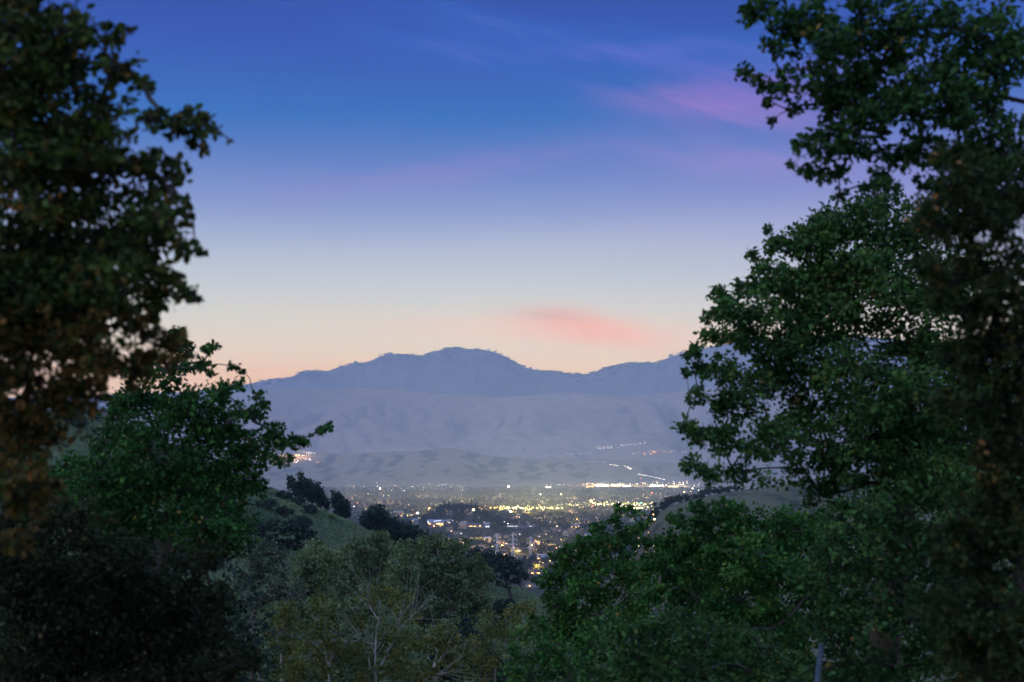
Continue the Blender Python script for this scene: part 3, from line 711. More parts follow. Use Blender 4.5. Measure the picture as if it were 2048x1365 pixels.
# --- ravine saplings with pale stems
def sapling(label, bpx, bpy_, Y, stems, clumps, r, leaf=0.085, lm=OLIVE, bark=WHITEBARK, seed=1, dens=2.5, name='sapling'):
    """stems: polylines of photo points; loose crown"""
    bx, by, _ = P(bpx, bpy_, Y); base = np.array([bx, by, gz(bx, by)])
    root = tree(name, label, base, px_clumps(clumps, Y, 0.3, seed), leaf, lm, bark, r * 0.6, hub=P(bpx, bpy_ - 20, Y), dens=dens, sub=0.42, subn=16, detail=1, limb=0.03, spray=0.7, twig=0.25)
    V = []; Fc = []; off = 0
    for si, st in enumerate(stems):
        pts = np.array([P(a, b, Y + 0.5 * math.sin(si * 2.1 + k * 0.6) * k * 0.4) for k, (a, b) in enumerate(st)])
        if si == 0: pts = np.vstack([base - np.array([0, 0, 0.2]), pts])
        t = np.linspace(0, len(pts) - 1, len(pts) * 4); q = np.stack([np.interp(t, np.arange(len(pts)), pts[:, d]) for d in range(3)], 1)
        q[1:-1] += rng.normal(size=(len(q) - 2, 3)) * 0.008
        k = 1.0 if si < 2 else 0.5
        v, f = tubes(q[None], np.linspace(r * k, r * 0.25 * k, len(q))[None], 7); V.append(v); Fc.append(f + off); off += len(v)
        for j in range(12):
            i = rng.integers(len(q) // 4, len(q) - 1); dq = unit(q[min(i + 1, len(q) - 1)] - q[i - 1]); e = q[i] + unit(dq * 1.1 + unit(rng.normal(size=3)) * 0.8 + np.array([0, 0, .2])) * (0.4 + rng.random() * 0.9)
            v, f = tubes(curve(q[i], e, 5, 0.03)[None], np.linspace(r * 0.13, r * 0.04, 5)[None], 4); V.append(v); Fc.append(f + off); off += len(v)
    link('stem', mesh_from('stem', np.concatenate(V) - base, np.concatenate(Fc), [bark], smooth=True), root)
    return root
sapling('forked white stemmed sapling at the bottom centre, tallest of the pale saplings', 752, 1375, 34,
        [[(752, 1365), (750, 1320), (752, 1280), (757, 1240), (760, 1200)], [(755, 1345), (775, 1305), (795, 1260), (802, 1220)], [(795, 1260), (815, 1242), (832, 1225)], [(757, 1240), (740, 1215), (725, 1200)], [(742, 1340), (736, 1310), (735, 1295)], [(750, 1290), (720, 1282), (690, 1284)]],
        [(740, 1200, 22), (765, 1185, 22), (800, 1205, 26), (825, 1235, 18), (720, 1240, 24), (770, 1260, 26), (820, 1285, 26), (715, 1300, 26), (790, 1330, 34), (735, 1350, 34)], 0.036, seed=31)
sapling('white stemmed sapling left of the forked one, its loose crown olive yellow', 658, 1375, 33,
        [[(658, 1365), (657, 1335), (650, 1300), (643, 1280), (640, 1240)], [(657, 1330), (666, 1310), (672, 1290)], [(650, 1310), (635, 1295), (625, 1285)]],
        [(640, 1210, 26), (655, 1240, 26), (625, 1260, 28), (670, 1280, 26), (620, 1310, 30), (660, 1330, 34), (690, 1310, 24), (600, 1345, 34)], 0.028, seed=32)
sapling('small sapling with two short white stems at the left of the ravine', 562, 1330, 38,
        [[(562, 1310), (561, 1285), (562, 1262)], [(558, 1300), (555, 1280), (556, 1265)]],
        [(565, 1230, 28), (550, 1255, 22), (585, 1255, 24), (560, 1290, 26), (590, 1290, 24), (575, 1215, 18), (570, 1335, 40)], 0.034, seed=33)
sapling('leaning pale stemmed sapling right of the forked one', 850, 1385, 33,
        [[(850, 1365), (862, 1345), (872, 1320), (876, 1290), (880, 1270)], [(866, 1335), (885, 1312), (895, 1300)], [(845, 1360), (880, 1348), (915, 1340)]],
        [(880, 1265, 24), (900, 1290, 26), (860, 1290, 22), (880, 1330, 32), (920, 1330, 28), (845, 1345, 28), (930, 1290, 18)], 0.032, seed=34)
sapling('yellow green bush on the ravine edge, left of the tall right thicket', 990, 1345, 44,
        [[(990, 1330), (985, 1290), (980, 1260)]],
        [(985, 1250, 28), (965, 1275, 24), (1010, 1270, 26), (1040, 1225, 26), (1060, 1215, 18), (1020, 1235, 20), (980, 1310, 34), (940, 1300, 26), (1050, 1260, 28), (960, 1345, 34)], 0.05, dens=2.0, seed=35, name='bush', bark=GREYBARK)

# --- ravine oaks
def oak(label, base_px, Y, clumps, leaf=0.22, lm=DUSTY, bark=GREYBARK, r=0.3, dens=2.2, seed=1, name='oak_tree', group=None, ts=0.0, limb=0.55, detail=1, cat='tree', zoff=0.0, skirt=False):
    bx, by, _ = P(base_px, 1000, Y)
    if skirt: clumps = clumps + [(c[0] + 2, c[1] + c[2] * (0.9 + 0.8 * q), c[2]) for c in clumps for q in (0, 1, 2)]
    return tree(name, label, (bx, by, gz(bx, by) + zoff), px_clumps(clumps, Y, 0.28, seed), leaf, lm, bark, r, dens=dens * 1.5, sub=0.26, subn=32, detail=detail, group=group, tintshift=ts, limb=limb, wid=0.4, cat=cat)
oak('big spreading dusty green oak in the middle of the ravine with pale bare boughs', 885, 95,
    [(860, 1090, 26), (885, 1080, 22), (915, 1095, 26), (945, 1120, 26), (965, 1150, 26), (830, 1110, 36), (880, 1120, 40), (920, 1140, 36), (800, 1150, 36), (850, 1165, 42), (905, 1180, 42), (955, 1185, 30), (780, 1190, 34), (830, 1215, 38), (890, 1230, 40), (940, 1225, 34), (965, 1210, 20), (900, 1265, 34), (850, 1255, 34)], r=0.42, seed=41, leaf=0.17, dens=2.0, limb=1.1)
oak('olive oak crown left of the big ravine oak, in front of the grassy slope', 740, 110,
    [(755, 1075, 22), (720, 1090, 26), (775, 1100, 26), (735, 1120, 30), (690, 1115, 26), (760, 1140, 30), (715, 1155, 32), (670, 1140, 26), (745, 1180, 34), (690, 1190, 30)], r=0.3, seed=42, leaf=0.18, ts=0.04)
oak('yellowish rounded oak crown on the left side of the ravine', 630, 100,
    [(635, 1100, 24), (610, 1120, 24), (655, 1120, 24), (630, 1140, 30), (600, 1155, 24), (665, 1160, 28), (625, 1185, 32), (650, 1210, 28), (590, 1190, 24)], r=0.26, seed=43, leaf=0.17, ts=0.14, lm=DUSTY)
oak('pale grey green buckeye at the left of the ravine beside the bay tree', 520, 80,
    [(535, 1100, 22), (505, 1115, 26), (555, 1115, 22), (525, 1140, 30), (565, 1150, 24), (500, 1160, 26), (545, 1180, 28), (580, 1190, 22), (515, 1200, 26)], r=0.2, seed=44, leaf=0.15, lm=PALE, name='buckeye_tree', limb=1.2, dens=1.8)
oak('dark oak thicket low in the ravine behind the pale saplings', 690, 62,
    [(590, 1230, 34), (640, 1220, 34), (700, 1225, 36), (760, 1220, 30), (560, 1270, 36), (620, 1280, 40), (690, 1290, 44), (760, 1290, 44), (830, 1280, 40), (560, 1340, 44), (640, 1350, 48), (730, 1350, 50), (820, 1345, 50)], r=0.2, seed=45, leaf=0.14, dens=2.2, lm=DUSTY, ts=-0.02)
oak('dark shrubby oak at the ravine floor right of centre', 930, 66,
    [(900, 1290, 30), (940, 1280, 28), (960, 1320, 36), (900, 1340, 44), (990, 1345, 44), (880, 1320, 30), (930, 1250, 22)], r=0.18, seed=46, leaf=0.14, lm=BLUEGREEN)
oak('small dark oak beyond the right shoulder of the big ravine oak', 1010, 150,
    [(1000, 1210, 16), (1018, 1205, 14), (985, 1225, 16), (1012, 1228, 16), (1035, 1222, 12), (1000, 1245, 18)], r=0.18, seed=47, leaf=0.2, lm=BLUEGREEN)
oak('dark rounded oak wood at the foot of the grassy slope, left of the olive oak', 570, 170,
    [(600, 1045, 18), (575, 1060, 20), (545, 1050, 18), (610, 1070, 20), (630, 1085, 14), (580, 1090, 22), (540, 1085, 22), (515, 1060, 18), (505, 1090, 18)], r=0.3, seed=48, leaf=0.25, lm=BLUEGREEN)
oak('silver leaved bare topped shrub in the ravine with a rust red base', 598, 58,
    [(598, 1165, 10), (588, 1178, 10), (606, 1182, 9), (598, 1195, 12)], r=0.06, seed=49, leaf=0.08, lm=PALE, name='silver_shrub', dens=1.5, cat='shrub')

# dark brush covering the ravine floor and banks
def brush(name, n, y0, y1, leaf, h, lm, label, xr):
    g_ = np.random.default_rng(77); Y = np.sqrt(y0 ** 2 + (y1 ** 2 - y0 ** 2) * g_.random(n)); x = (xr[0] + (xr[1] - xr[0]) * g_.random(n)) * Y
    m_ = vnoise(x / 3.0, Y / 3.0, 9) > 0.25
    x = x[m_]; Y = Y[m_]; hh = h * (0.3 + vnoise(x / 2.5, Y / 2.5, 12)) * g_.random(len(x)) ** 0.5
    c = np.stack([x, Y, H(x, Y) + hh], -1); a = unit(g_.normal(size=(len(x), 3)) + np.array([0, 0, 0.8]))
    V, Fq, T = leaf_arrays(c, a, leaf * (0.6 + 0.8 * g_.random(len(x))), 1, np.clip(0.35 + 0.3 * (vnoise(x / 4, Y / 4, 15) - 0.5) + 0.15 * g_.normal(size=len(x)), 0, 0.9), 0.4)
    return tag(link(name, mesh_from(name, V, Fq, [lm], tint=T)), label, kind='stuff')
brush('undergrowth', 130000, 26, 185, 0.34, 1.5, DUSTY, 'dark brush covering the ravine floor and its banks', (-0.30, 0.12))
brush('hillside_brush', 26000, 14, 60, 0.22, 1.0, OAK, 'low dark brush on the near slope under the trees', (-0.5, 0.6))

TUFT = leafmat('dry_grass', [(0.0, (0.045, 0.085, 0.050)), (0.5, (0.10, 0.155, 0.088)), (1.0, (0.18, 0.22, 0.125))], spec=0.02, gainf=1.0)
def grass_cover(n):
    g_ = np.random.default_rng(5); Y = 175 + 128 * g_.random(n); x = (-0.36 + 0.44 * g_.random(n)) * Y
    hgt = 0.10 + 0.35 * vnoise(x / 6, Y / 9, 2) * g_.random(n)
    c = np.stack([x, Y, H(x, Y) + hgt * 0.4], -1); a = unit(np.stack([0.5 * g_.normal(size=n), 0.5 * g_.normal(size=n), np.ones(n)], -1))
    V, Fq, T = leaf_arrays(c, a, hgt * 2 + 0.25, 1, np.clip(0.45 + 0.9 * (vnoise(x / 9, Y / 12, 4) - 0.5) + 0.2 * g_.normal(size=n), 0, 1), 0.28)
    return tag(link('grass', mesh_from('grass', V, Fq, [TUFT], tint=T)), 'dry green grass covering the slope of the left hill', kind='stuff')
grass_cover(110000)

# --- trees on the hill crest and slope
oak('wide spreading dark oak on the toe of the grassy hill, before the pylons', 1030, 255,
    [(978, 1110, 13), (985, 1122, 15), (1000, 1114, 13), (1015, 1120, 14), (1032, 1128, 13), (1000, 1134, 16), (1022, 1140, 16), (1042, 1144, 13), (968, 1122, 13), (966, 1140, 14), (1052, 1152, 8), (980, 1150, 14), (985, 1142, 12), (1010, 1152, 12), (1035, 1156, 9), (1050, 1158, 6), (975, 1128, 10), (1025, 1165, 8), (1000, 1165, 10), (1015, 1172, 9), (1038, 1166, 8), (985, 1158, 10)], r=0.35, seed=51, leaf=0.30, lm=BLUEGREEN, bark=DARKBARK, dens=1.5)
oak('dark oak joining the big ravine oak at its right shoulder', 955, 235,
    [(950, 1105, 12), (965, 1112, 11), (940, 1115, 12), (955, 1125, 14), (970, 1130, 10)], r=0.3, seed=52, leaf=0.3, lm=BLUEGREEN, bark=DARKBARK, dens=1.8)
CREST = [
    (600, 318, [(600, 950, 9), (612, 962, 10), (590, 965, 10), (578, 955, 8), (620, 975, 8), (600, 975, 9)], 'loose crowned oak highest on the hill crest, beneath the long bay sprig'),
    (625, 322, [(618, 966, 9), (632, 970, 10), (640, 982, 9), (622, 980, 9), (610, 975, 8)], 'round dark oak second from the top of the hill crest'),
    (650, 326, [(643, 985, 8), (652, 1000, 7), (636, 996, 7)], 'little oak tucked between the upper and middle crest oaks'),
    (678, 330, [(668, 985, 8), (680, 992, 10), (690, 1003, 9), (672, 1003, 10), (694, 1015, 7), (684, 1014, 9)], 'oak with a peaked top midway down the hill crest'),
    (750, 340, [(745, 1018, 10), (758, 1016, 11), (735, 1028, 11), (770, 1028, 10), (750, 1032, 13), (778, 1040, 8), (725, 1038, 8), (762, 1045, 11), (740, 1048, 10)], 'broad domed oak on the lower hill crest, the widest of the crest oaks'),
    (792, 338, [(790, 1042, 11), (802, 1050, 11), (782, 1055, 12), (795, 1065, 12)], 'dark oak right of the domed crest oak'),
    (822, 336, [(818, 1052, 10), (830, 1060, 12), (812, 1066, 12), (826, 1076, 12), (840, 1070, 9)], 'dark oak with a ragged top lower on the crest'),
    (855, 330, [(850, 1068, 11), (862, 1074, 10), (845, 1082, 12), (860, 1088, 11), (872, 1084, 8)], 'last dark oak of the crest row beside the big ravine oak')]
for k, (bp, Y, cl, lb) in enumerate(CREST):
    oak(lb, bp, Y, cl, r=0.3, seed=60 + k, leaf=0.34, lm=BLUEGREEN, bark=DARKBARK, dens=1.7, group='oaks along the hill crest', skirt=True)
for k, (px, py, Y, rp, lb) in enumerate([
        (568, 1016, 285, 15, 'dark scrub oak high on the grassy slope'), (596, 1018, 284, 15, 'scrub oak just right of the highest slope scrub'),
        (616, 1034, 276, 16, 'widest bushy scrub oak in the middle of the slope'), 
        (532, 1030, 262, 20, 'scrub oak at the left of the slope beside the bay leaves'), (168, 870, 270, 34, 'wide blue green oak on the far left slope, framed by the left trees'),
        (662, 1024, 290, 8, 'tiny bush near the hill crest'), (600, 1058, 258, 19, 'scrub oak below the widest one, over the dark oak wood'), (570, 1048, 262, 17, 'scrub oak between the left scrub and the dark oak wood'),
         (505, 1000, 285, 9, 'small bush high on the slope at the edge of the bay tree'), ]):
    bx, by, _ = P(px, py, Y); z0 = gz(bx, by); r = rp * Y / F
    rg = np.random.default_rng(80 + k); cl = []
    for j in range(9):
        d = unit(rg.normal(size=3)) * r * np.array([0.9, 0.9, 0.7])
        cl.append((bx + d[0], by + d[1], z0 + r * 0.3 + abs(d[2]), r * (0.35 + 0.25 * rg.random())))
    tree('scrub_oak', lb, (bx, by, z0), cl, 0.32, BLUEGREEN if k != 5 else DUSTY, DARKBARK, 0.14, dens=1.9, detail=1, sub=0.3, wid=0.4, group='scrub oaks on the grassy slope')

# ------------------------------------------------------------------ haze over the valley
hm = bpy.data.materials.new('haze'); hm.use_nodes = True
t = NT(hm.node_tree)
pv = t.new('ShaderNodeVolumePrincipled'); o_ = t.new('ShaderNodeOutputMaterial'); t.l.new(pv.outputs[0], o_.inputs['Volume'])
pv.inputs['Color'].default_value = (0.55, 0.75, 1.0, 1); pv.inputs['Density'].default_value = HAZE_D; pv.inputs['Anisotropy'].default_value = 0.1
mb = MB(); mb.box((0, 7000, 630), (19000, 20400, 1280))
tag(mb.build('haze', hm), kind='stuff')

# ------------------------------------------------------------------ the town
AMBER = mat('amber_lamp', (0.8, 0.5, 0.2), emit=(1.0, 0.50, 0.13), estr=6)
WHITE = mat('white_lamp', (0.8, 0.8, 0.8), emit=(1.0, 0.93, 0.80), estr=8)
YELLOW = mat('yellow_lamp', (0.8, 0.7, 0.3), emit=(1.0, 0.82, 0.30), estr=6)
RED = mat('red_lamp', (0.8, 0.2, 0.1), emit=(1.0, 0.16, 0.05), estr=4)
GREEN = mat('green_lamp', (0.2, 0.8, 0.6), emit=(0.15, 1.0, 0.75), estr=3)
COOL = mat('cool_lamp', (0.7, 0.8, 0.9), emit=(0.75, 0.85, 1.0), estr=2)
POLE = mat('lamp_pole', (0.12, 0.12, 0.12), 0.6)
STEEL = mat('pylon_steel', (0.55, 0.58, 0.62), 0.5, metal=0.1, spec=0.4)
WALL1 = mat('cream_wall', (0.34, 0.32, 0.28)); WALL2 = mat('grey_wall', (0.22, 0.22, 0.23)); WALL3 = mat('tan_wall', (0.36, 0.28, 0.20))
ROOF1 = mat('dark_roof', (0.09, 0.08, 0.08), noise=((0.06, 0.05, 0.05), 0.6)); ROOF2 = mat('slate_blue_roof', (0.20, 0.23, 0.29), noise=((0.15, 0.17, 0.22), 0.6)); ROOF3 = mat('brown_roof', (0.16, 0.10, 0.07), noise=((0.11, 0.07, 0.05), 0.6))
WIN = mat('lit_window', (0.6, 0.4, 0.2), emit=(1.0, 0.55, 0.18), estr=3)
WINC = mat('bright_window', (0.7, 0.7, 0.7), emit=(0.95, 0.95, 1.0), estr=1.8)
DIM = mat('dark_window', (0.03, 0.035, 0.04), 0.2, spec=0.5)
LAMPM = {'a': AMBER, 'w': WHITE, 'y': YELLOW, 'r': RED, 'g': GREEN, 'c': COOL}
NAMES = {'a': 'amber', 'w': 'white', 'y': 'yellow', 'r': 'red', 'g': 'green', 'c': 'cool white'}

def zone(px, py):
    if py < 975: v = 'on the far hillside' if py < 960 else 'at the foot of the far hills'
    elif py < 984: v = 'in the bright strip under the hills'
    elif py < 1008: v = 'in the far town'
    elif py < 1030: v = 'along the yellow lit main street'
    elif py < 1048: v = 'just this side of the main street'
    elif py < 1066: v = 'level with the white lit buildings'
    elif py < 1095: v = 'level with the pylon tops'
    elif py < 1130: v = 'around the pylon feet'
    else: v = 'below the pylons'
    u = 'at far left' if px < 800 else ('left of the knoll' if px < 870 else ('by the knoll' if px < 985 else ('near centre' if px < 1090 else ('right of centre' if px < 1200 else 'at far right'))))
    return v + ', ' + u
def unproj(h):
    d = np.array(h) - np.array([0, 0, CAMZ]); c_, s_ = math.cos(PITCH), math.sin(PITCH)
    f_ = d[1] * c_ + d[2] * s_; u_ = -d[1] * s_ + d[2] * c_
    return CX + F * d[0] / f_, CY - F * u_ / f_
# --- houses
def house_proto(w_, d_, h_, rh, wall, roof, lit, wins):
    root = bpy.data.objects.new('house', None); COL.objects.link(root)
    m = MB(); a, b = w_ / 2, d_ / 2
    m.add([(-a, -b, -2), (a, -b, -2), (a, b, -2), (-a, b, -2), (-a, -b, h_), (a, -b, h_), (a, b, h_), (-a, b, h_), (-a, 0, h_ + rh), (a, 0, h_ + rh)],
          [(0, 1, 5, 4), (2, 3, 7, 6), (1, 2, 6, 9, 5), (3, 0, 4, 8, 7), (0, 3, 2, 1)])
    m.build('wall', wall, root)
    m = MB(); e = 0.5; k = rh / b
    for s in (-1, 1):
        m.add([(-a - e, s * (b + e), h_ - e * k + .05), (a + e, s * (b + e), h_ - e * k + .05), (a + e, 0, h_ + rh + .05), (-a - e, 0, h_ + rh + .05),
               (-a - e, s * (b + e), h_ - e * k + .3), (a + e, s * (b + e), h_ - e * k + .3), (a + e, 0, h_ + rh + .3), (-a - e, 0, h_ + rh + .3)],
              [(0, 1, 2, 3), (7, 6, 5, 4), (0, 4, 5, 1), (3, 7, 4, 0), (1, 5, 6, 2)])
    r_ = m.build('roof', roof, root)
    m = MB(); m.box((a * 0.4, b * 0.3, h_ + rh), (0.9, 0.9, 2.2)); m.build('chimney', wall, r_)
    for k_, (x, z, ww, hh, on) in enumerate(wins):
        m = MB(); m.box((x, -b - 0.04, z), (ww, 0.12, hh)); m.build('window', lit if on else DIM, root)
    return root
def copy_thing(o, parent=None):
    c = o.copy(); COL.objects.link(c); c.parent = parent
    for ch in o.children: copy_thing(ch, c)
    return c
protos = [house_proto(14, 10, 3.2, 2.4, WALL1, ROOF1, WIN, [(-4, 1.6, 1.8, 1.3, 1), (1, 1.6, 2.4, 1.3, 0), (5, 1.3, 1.1, 2.1, 0)]),
          house_proto(12, 9, 5.8, 2.4, WALL2, ROOF3, WIN, [(-3.5, 1.6, 1.8, 1.3, 0), (3, 1.6, 2.0, 1.4, 1), (-3, 4.4, 1.4, 1.2, 0), (3, 4.4, 1.4, 1.2, 0)]),
          house_proto(16, 9, 3.2, 2.2, WALL3, ROOF1, WINC, [(-5, 1.6, 2, 1.3, 0), (0, 1.6, 2, 1.3, 0), (5, 1.6, 2.6, 1.2, 1)]),
          house_proto(13, 10, 5.6, 2.6, WALL1, ROOF2, WIN, [(-4, 1.5, 2, 1.4, 0), (3.4, 1.5, 2, 1.4, 0), (-3, 4.3, 1.4, 1.2, 1), (3, 4.3, 1.4, 1.2, 0)])]
HL = [('low cream house', 'cream bungalows in the town'), ('two storey grey house', 'grey two storey houses in the town'),
      ('long low tan house', 'tan houses in the town'), ('two storey slate roofed house', 'slate roofed houses in the town')]
rt = np.random.default_rng(99)
def town_px(n, x0, x1, y0, y1):
    out = []
    while len(out) < n:
        px = x0 + rt.random() * (x1 - x0); py = y0 + rt.random() ** 1.0 * (y1 - y0)
        h = hit(px, py)
        if h is None or h[1] < 1500 or h[1] > 6400: continue
        out.append((px, py, h))
    return out
HOUSES = []
used = set()
def free(p, r=14):
    return all((p[0] - q[0]) ** 2 + (p[1] - q[1]) ** 2 > (r + q[3]) ** 2 for q in HOUSES)
for px, py, h in town_px(80, 760, 1300, 1000, 1125):
    if not free(h): continue
    k = int(rt.integers(0, 4))
    if k not in used: o = protos[k]; used.add(k)
    else: o = copy_thing(protos[k])
    o.location = (h[0], h[1], h[2]); o.rotation_euler.z = float(rt.choice([0, 0.4, -0.5, 1.57, 0.2]))
    tag(o, HL[k][0] + ' ' + zone(px, py), 'house', HL[k][1]); HOUSES.append((h[0], h[1], h[2], 12))

# particular buildings
def special_house(px, py, w_, d_, h_, rh, wall, roof, lit, wins, label, rz=0.0, gable_front=False, cat='house', name='house'):
    h = hit(px, py); o = house_proto(w_, d_, h_, rh, wall, roof, lit, wins); o.name = name
    o.location = h; o.rotation_euler.z = rz; tag(o, label, cat); HOUSES.append((h[0], h[1], h[2], max(w_, d_) * 0.7))
    return o, h
o, h = special_house(925, 1057, 16, 15, 7.5, 4.0, WALL1, ROOF2, WIN, [], 'pale gable fronted house on the dark wooded knoll', rz=math.radians(80))
o, h = special_house(872, 1054, 30, 16, 7.0, 5.0, WALL3, ROOF2, WIN, [(-11, 5.2, 3.2, 2.4, 1), (-6, 4.6, 2.0, 1.6, 0), (2, 5.2, 2.4, 1.8, 1), (6, 5.0, 4.0, 3.0, 1), (11, 4.4, 3.6, 3.4, 1), (-3, 1.2, 2.0, 2.4, 1), (8, 1.4, 1.4, 1.6, 1)], 'large house with amber lit windows and blue roof left of the wooded knoll')
m = MB()
for i_ in range(4): m.box((-2 + 3.2 * i_, -8.6 + i_ * 0.6, 9.6 + i_ * 0.35), (2.6, 0.5, 0.7))
m.box((-13.5, -8.4, 8.2), (1.2, 0.8, 3.4)); m.build('roof_light', COOL, o)
special_house(952, 1055, 26, 10, 3.6, 2.4, WALL2, ROOF1, WIN, [(-9, 1.9, 6.0, 1.2, 1), (-2, 1.8, 5.0, 1.0, 1), (7.2, 2.4, 2.2, 2.6, 1)], 'low house with a row of yellow windows right of the pale gable house')
special_house(975, 1056, 12, 10, 5.6, 3.0, WALL2, ROOF2, WINC, [(-2, 1.8, 2.4, 2.0, 1), (1.6, 1.8, 2.4, 2.0, 1)], 'blue roofed house with two bright garage lamps beside the dark conifers')
special_house(1030, 1057, 34, 12, 4.5, 2.0, WALL2, ROOF1, WINC, [(-8, 4.0, 12, 0.8, 1), (2, 4.0, 5, 0.8, 1)], 'long low building with a thin white light strip behind the pylons', cat='building', name='building')
special_house(1063, 1057, 24, 12, 4.5, 2.0, WALL2, ROOF1, WINC, [(0, 4.0, 9, 0.8, 1)], 'shorter low building with a white light strip right of the long one', cat='building', name='building')
special_house(1150, 1056, 26, 12, 4.4, 2.6, WALL3, ROOF2, WIN, [(-6, 2.0, 3, 2.0, 1), (2, 2.0, 3, 2.0, 1), (7, 2.4, 2.2, 2.2, 1)], 'house with orange lit windows and bluish roof above the right thicket')
special_house(797, 1029, 24, 16, 6, 1.6, WALL3, ROOF2, WIN, [(-5, 2, 3, 1.5, 0)], 'flat blue roofed hall left of the wooded knoll', cat='building', name='building')
special_house(1083, 1119, 16, 12, 3.2, 3.2, WALL1, ROOF2, WIN, [(-4, 1.6, 2, 1.4, 1)], 'blue roofed house beside the rightmost pylon')
special_house(1072, 1152, 18, 10, 5.0, 2.0, WALL3, ROOF3, WIN, [(-4, 3.4, 2.4, 1.6, 1), (3, 3.4, 2.4, 1.6, 1)], 'brown roofed house low beside the right thicket below the pylons')
special_house(1067, 1176, 16, 9, 4.0, 1.4, WALL1, ROOF1, WIN, [(-4, 2.2, 1.6, 1.2, 1), (3, 2.2, 1.6, 1.2, 0)], 'pale house lowest in the gap beside the toe oak')
# hangar like building on the left hill
a_ = P(232, 836, 330)
hb = house_proto(14, 8, 3.2, 1.0, WALL2, ROOF2, WIN, [(-3, 1.6, 2, 1.2, 0), (3, 1.6, 2, 1.2, 0)]); hb.name = 'building'
hb.location = (a_[0], 312, gz(a_[0], 312) + 0.1); hb.rotation_euler.z = 0.15
tag(hb, 'low blue roofed building on top of the far left hill', 'building')

# --- shops and lots along the foot of the hills (bright strip)
def shop(px, py, w_, h_, lit, label):
    p = hit(px, py); root = bpy.data.objects.new('shop_building', None); COL.objects.link(root); root.location = p
    m = MB(); m.box((0, 12, h_ / 2 - 1), (w_, 24, h_ + 2)); m.build('wall', WALL1, root)
    m = MB(); m.box((0, 12, h_ + 0.3), (w_ + 1, 25, 0.6)); m.build('roof', ROOF1, root)
    n = max(2, int(w_ / 9))
    for k in range(n):
        m = MB(); m.box((-w_ / 2 + (k + .5) * w_ / n, -0.1, h_ * 0.42), (w_ / n * 0.8, 0.3, h_ * 0.6)); m.build('window', lit, root)
    tag(root, label, 'building'); HOUSES.append((p[0], p[1], p[2], w_ * 0.5)); return root
shop(1205, 973, 60, 9, WHITE, 'long bright white shop front at the left of the distant shopping strip')
shop(1232, 973, 46, 11, YELLOW, 'taller yellow white shop front in the middle of the distant shopping strip')
shop(1253, 974, 40, 9, WHITE, 'bright shop front at the right of the distant shopping strip')
shop(1180, 975, 34, 7, AMBER, 'orange lit shop front at the left end of the distant shopping strip')
shop(1314, 973, 60, 7, WHITE, 'low white shop front right of the small radio mast')
shop(1346, 975, 50, 7, YELLOW, 'low yellow shop front beneath the curving hill road')
shop(1270, 1019, 44, 6, YELLOW, 'yellow lit station building behind the pointed bay top')
shop(1095, 976, 34, 5, WHITE, 'small white shop front left of the distant shopping strip')

# --- lamps: (px, py) sites by zone
LAMPS = []
def lamps(n, x0, x1, y0, y1, kinds, s0, s1, hgt=8, gaussy=False, line=None):
    for _ in range(n):
        if line:
            t_ = rt.random(); px = line[0] + (line[2] - line[0]) * t_ + rt.normal() * 0.8; py = line[1] + (line[3] - line[1]) * t_ + rt.normal() * (y1 if y1 else 0.6)
        else:
            px = x0 + rt.random() * (x1 - x0); py = (y0 + y1) / 2 + rt.normal() * (y1 - y0) / 3.2 if gaussy else y0 + rt.random() * (y1 - y0)
        p = hit(px, py)
        if p is None: continue
        LAMPS.append((px, py, p, kinds[int(rt.integers(0, len(kinds)))], s0 + (s1 - s0) * rt.random() ** 2.5, hgt))
lamps(90, 1165, 1275, 970, 975, 'wwyyaa', 1.3, 3.0, 7, True)
lamps(26, 1170, 1205, 970, 976, 'aar', 1.4, 3.0, 7, True)
lamps(60, 1280, 1400, 968, 976, 'wwya', 1.5, 3.6, 9, True)
lamps(30, 1080, 1170, 972, 977, 'wwar', 1.0, 2.4, 8, True)
lamps(90, 745, 935, 972, 984, 'wwwyac', 1.0, 2.6, 8, True)
lamps(30, 690, 790, 975, 995, 'aawy', 0.9, 2.2, 8)
lamps(110, 640, 1400, 980, 1012, 'wyyaac', 0.6, 1.7, 8)
lamps(150, 1000, 1118, 1019, 1027, 'yyyyw', 1.4, 2.8, 7, True)
lamps(60, 950, 1040, 1019, 1027, 'aaay', 1.0, 2.2, 7, True)
lamps(70, 1115, 1180, 1008, 1024, 'yyaw', 0.7, 1.7, 7)
lamps(140, 1180, 1310, 1008, 1020, 'yyyww', 1.3, 2.8, 7, True)
lamps(30, 700, 860, 1008, 1034, 'aayy', 0.7, 1.8, 7)
lamps(70, 1200, 1390, 985, 1008, 'yyaw', 0.6, 1.5, 7)
lamps(130, 700, 1300, 1026, 1060, 'aaayyw', 0.4, 1.1, 8)
lamps(90, 960, 1100, 1085, 1170, 'aayy', 0.35, 0.9, 7)
lamps(70, 1100, 1310, 1040, 1130, 'aay', 0.4, 0.9, 7)
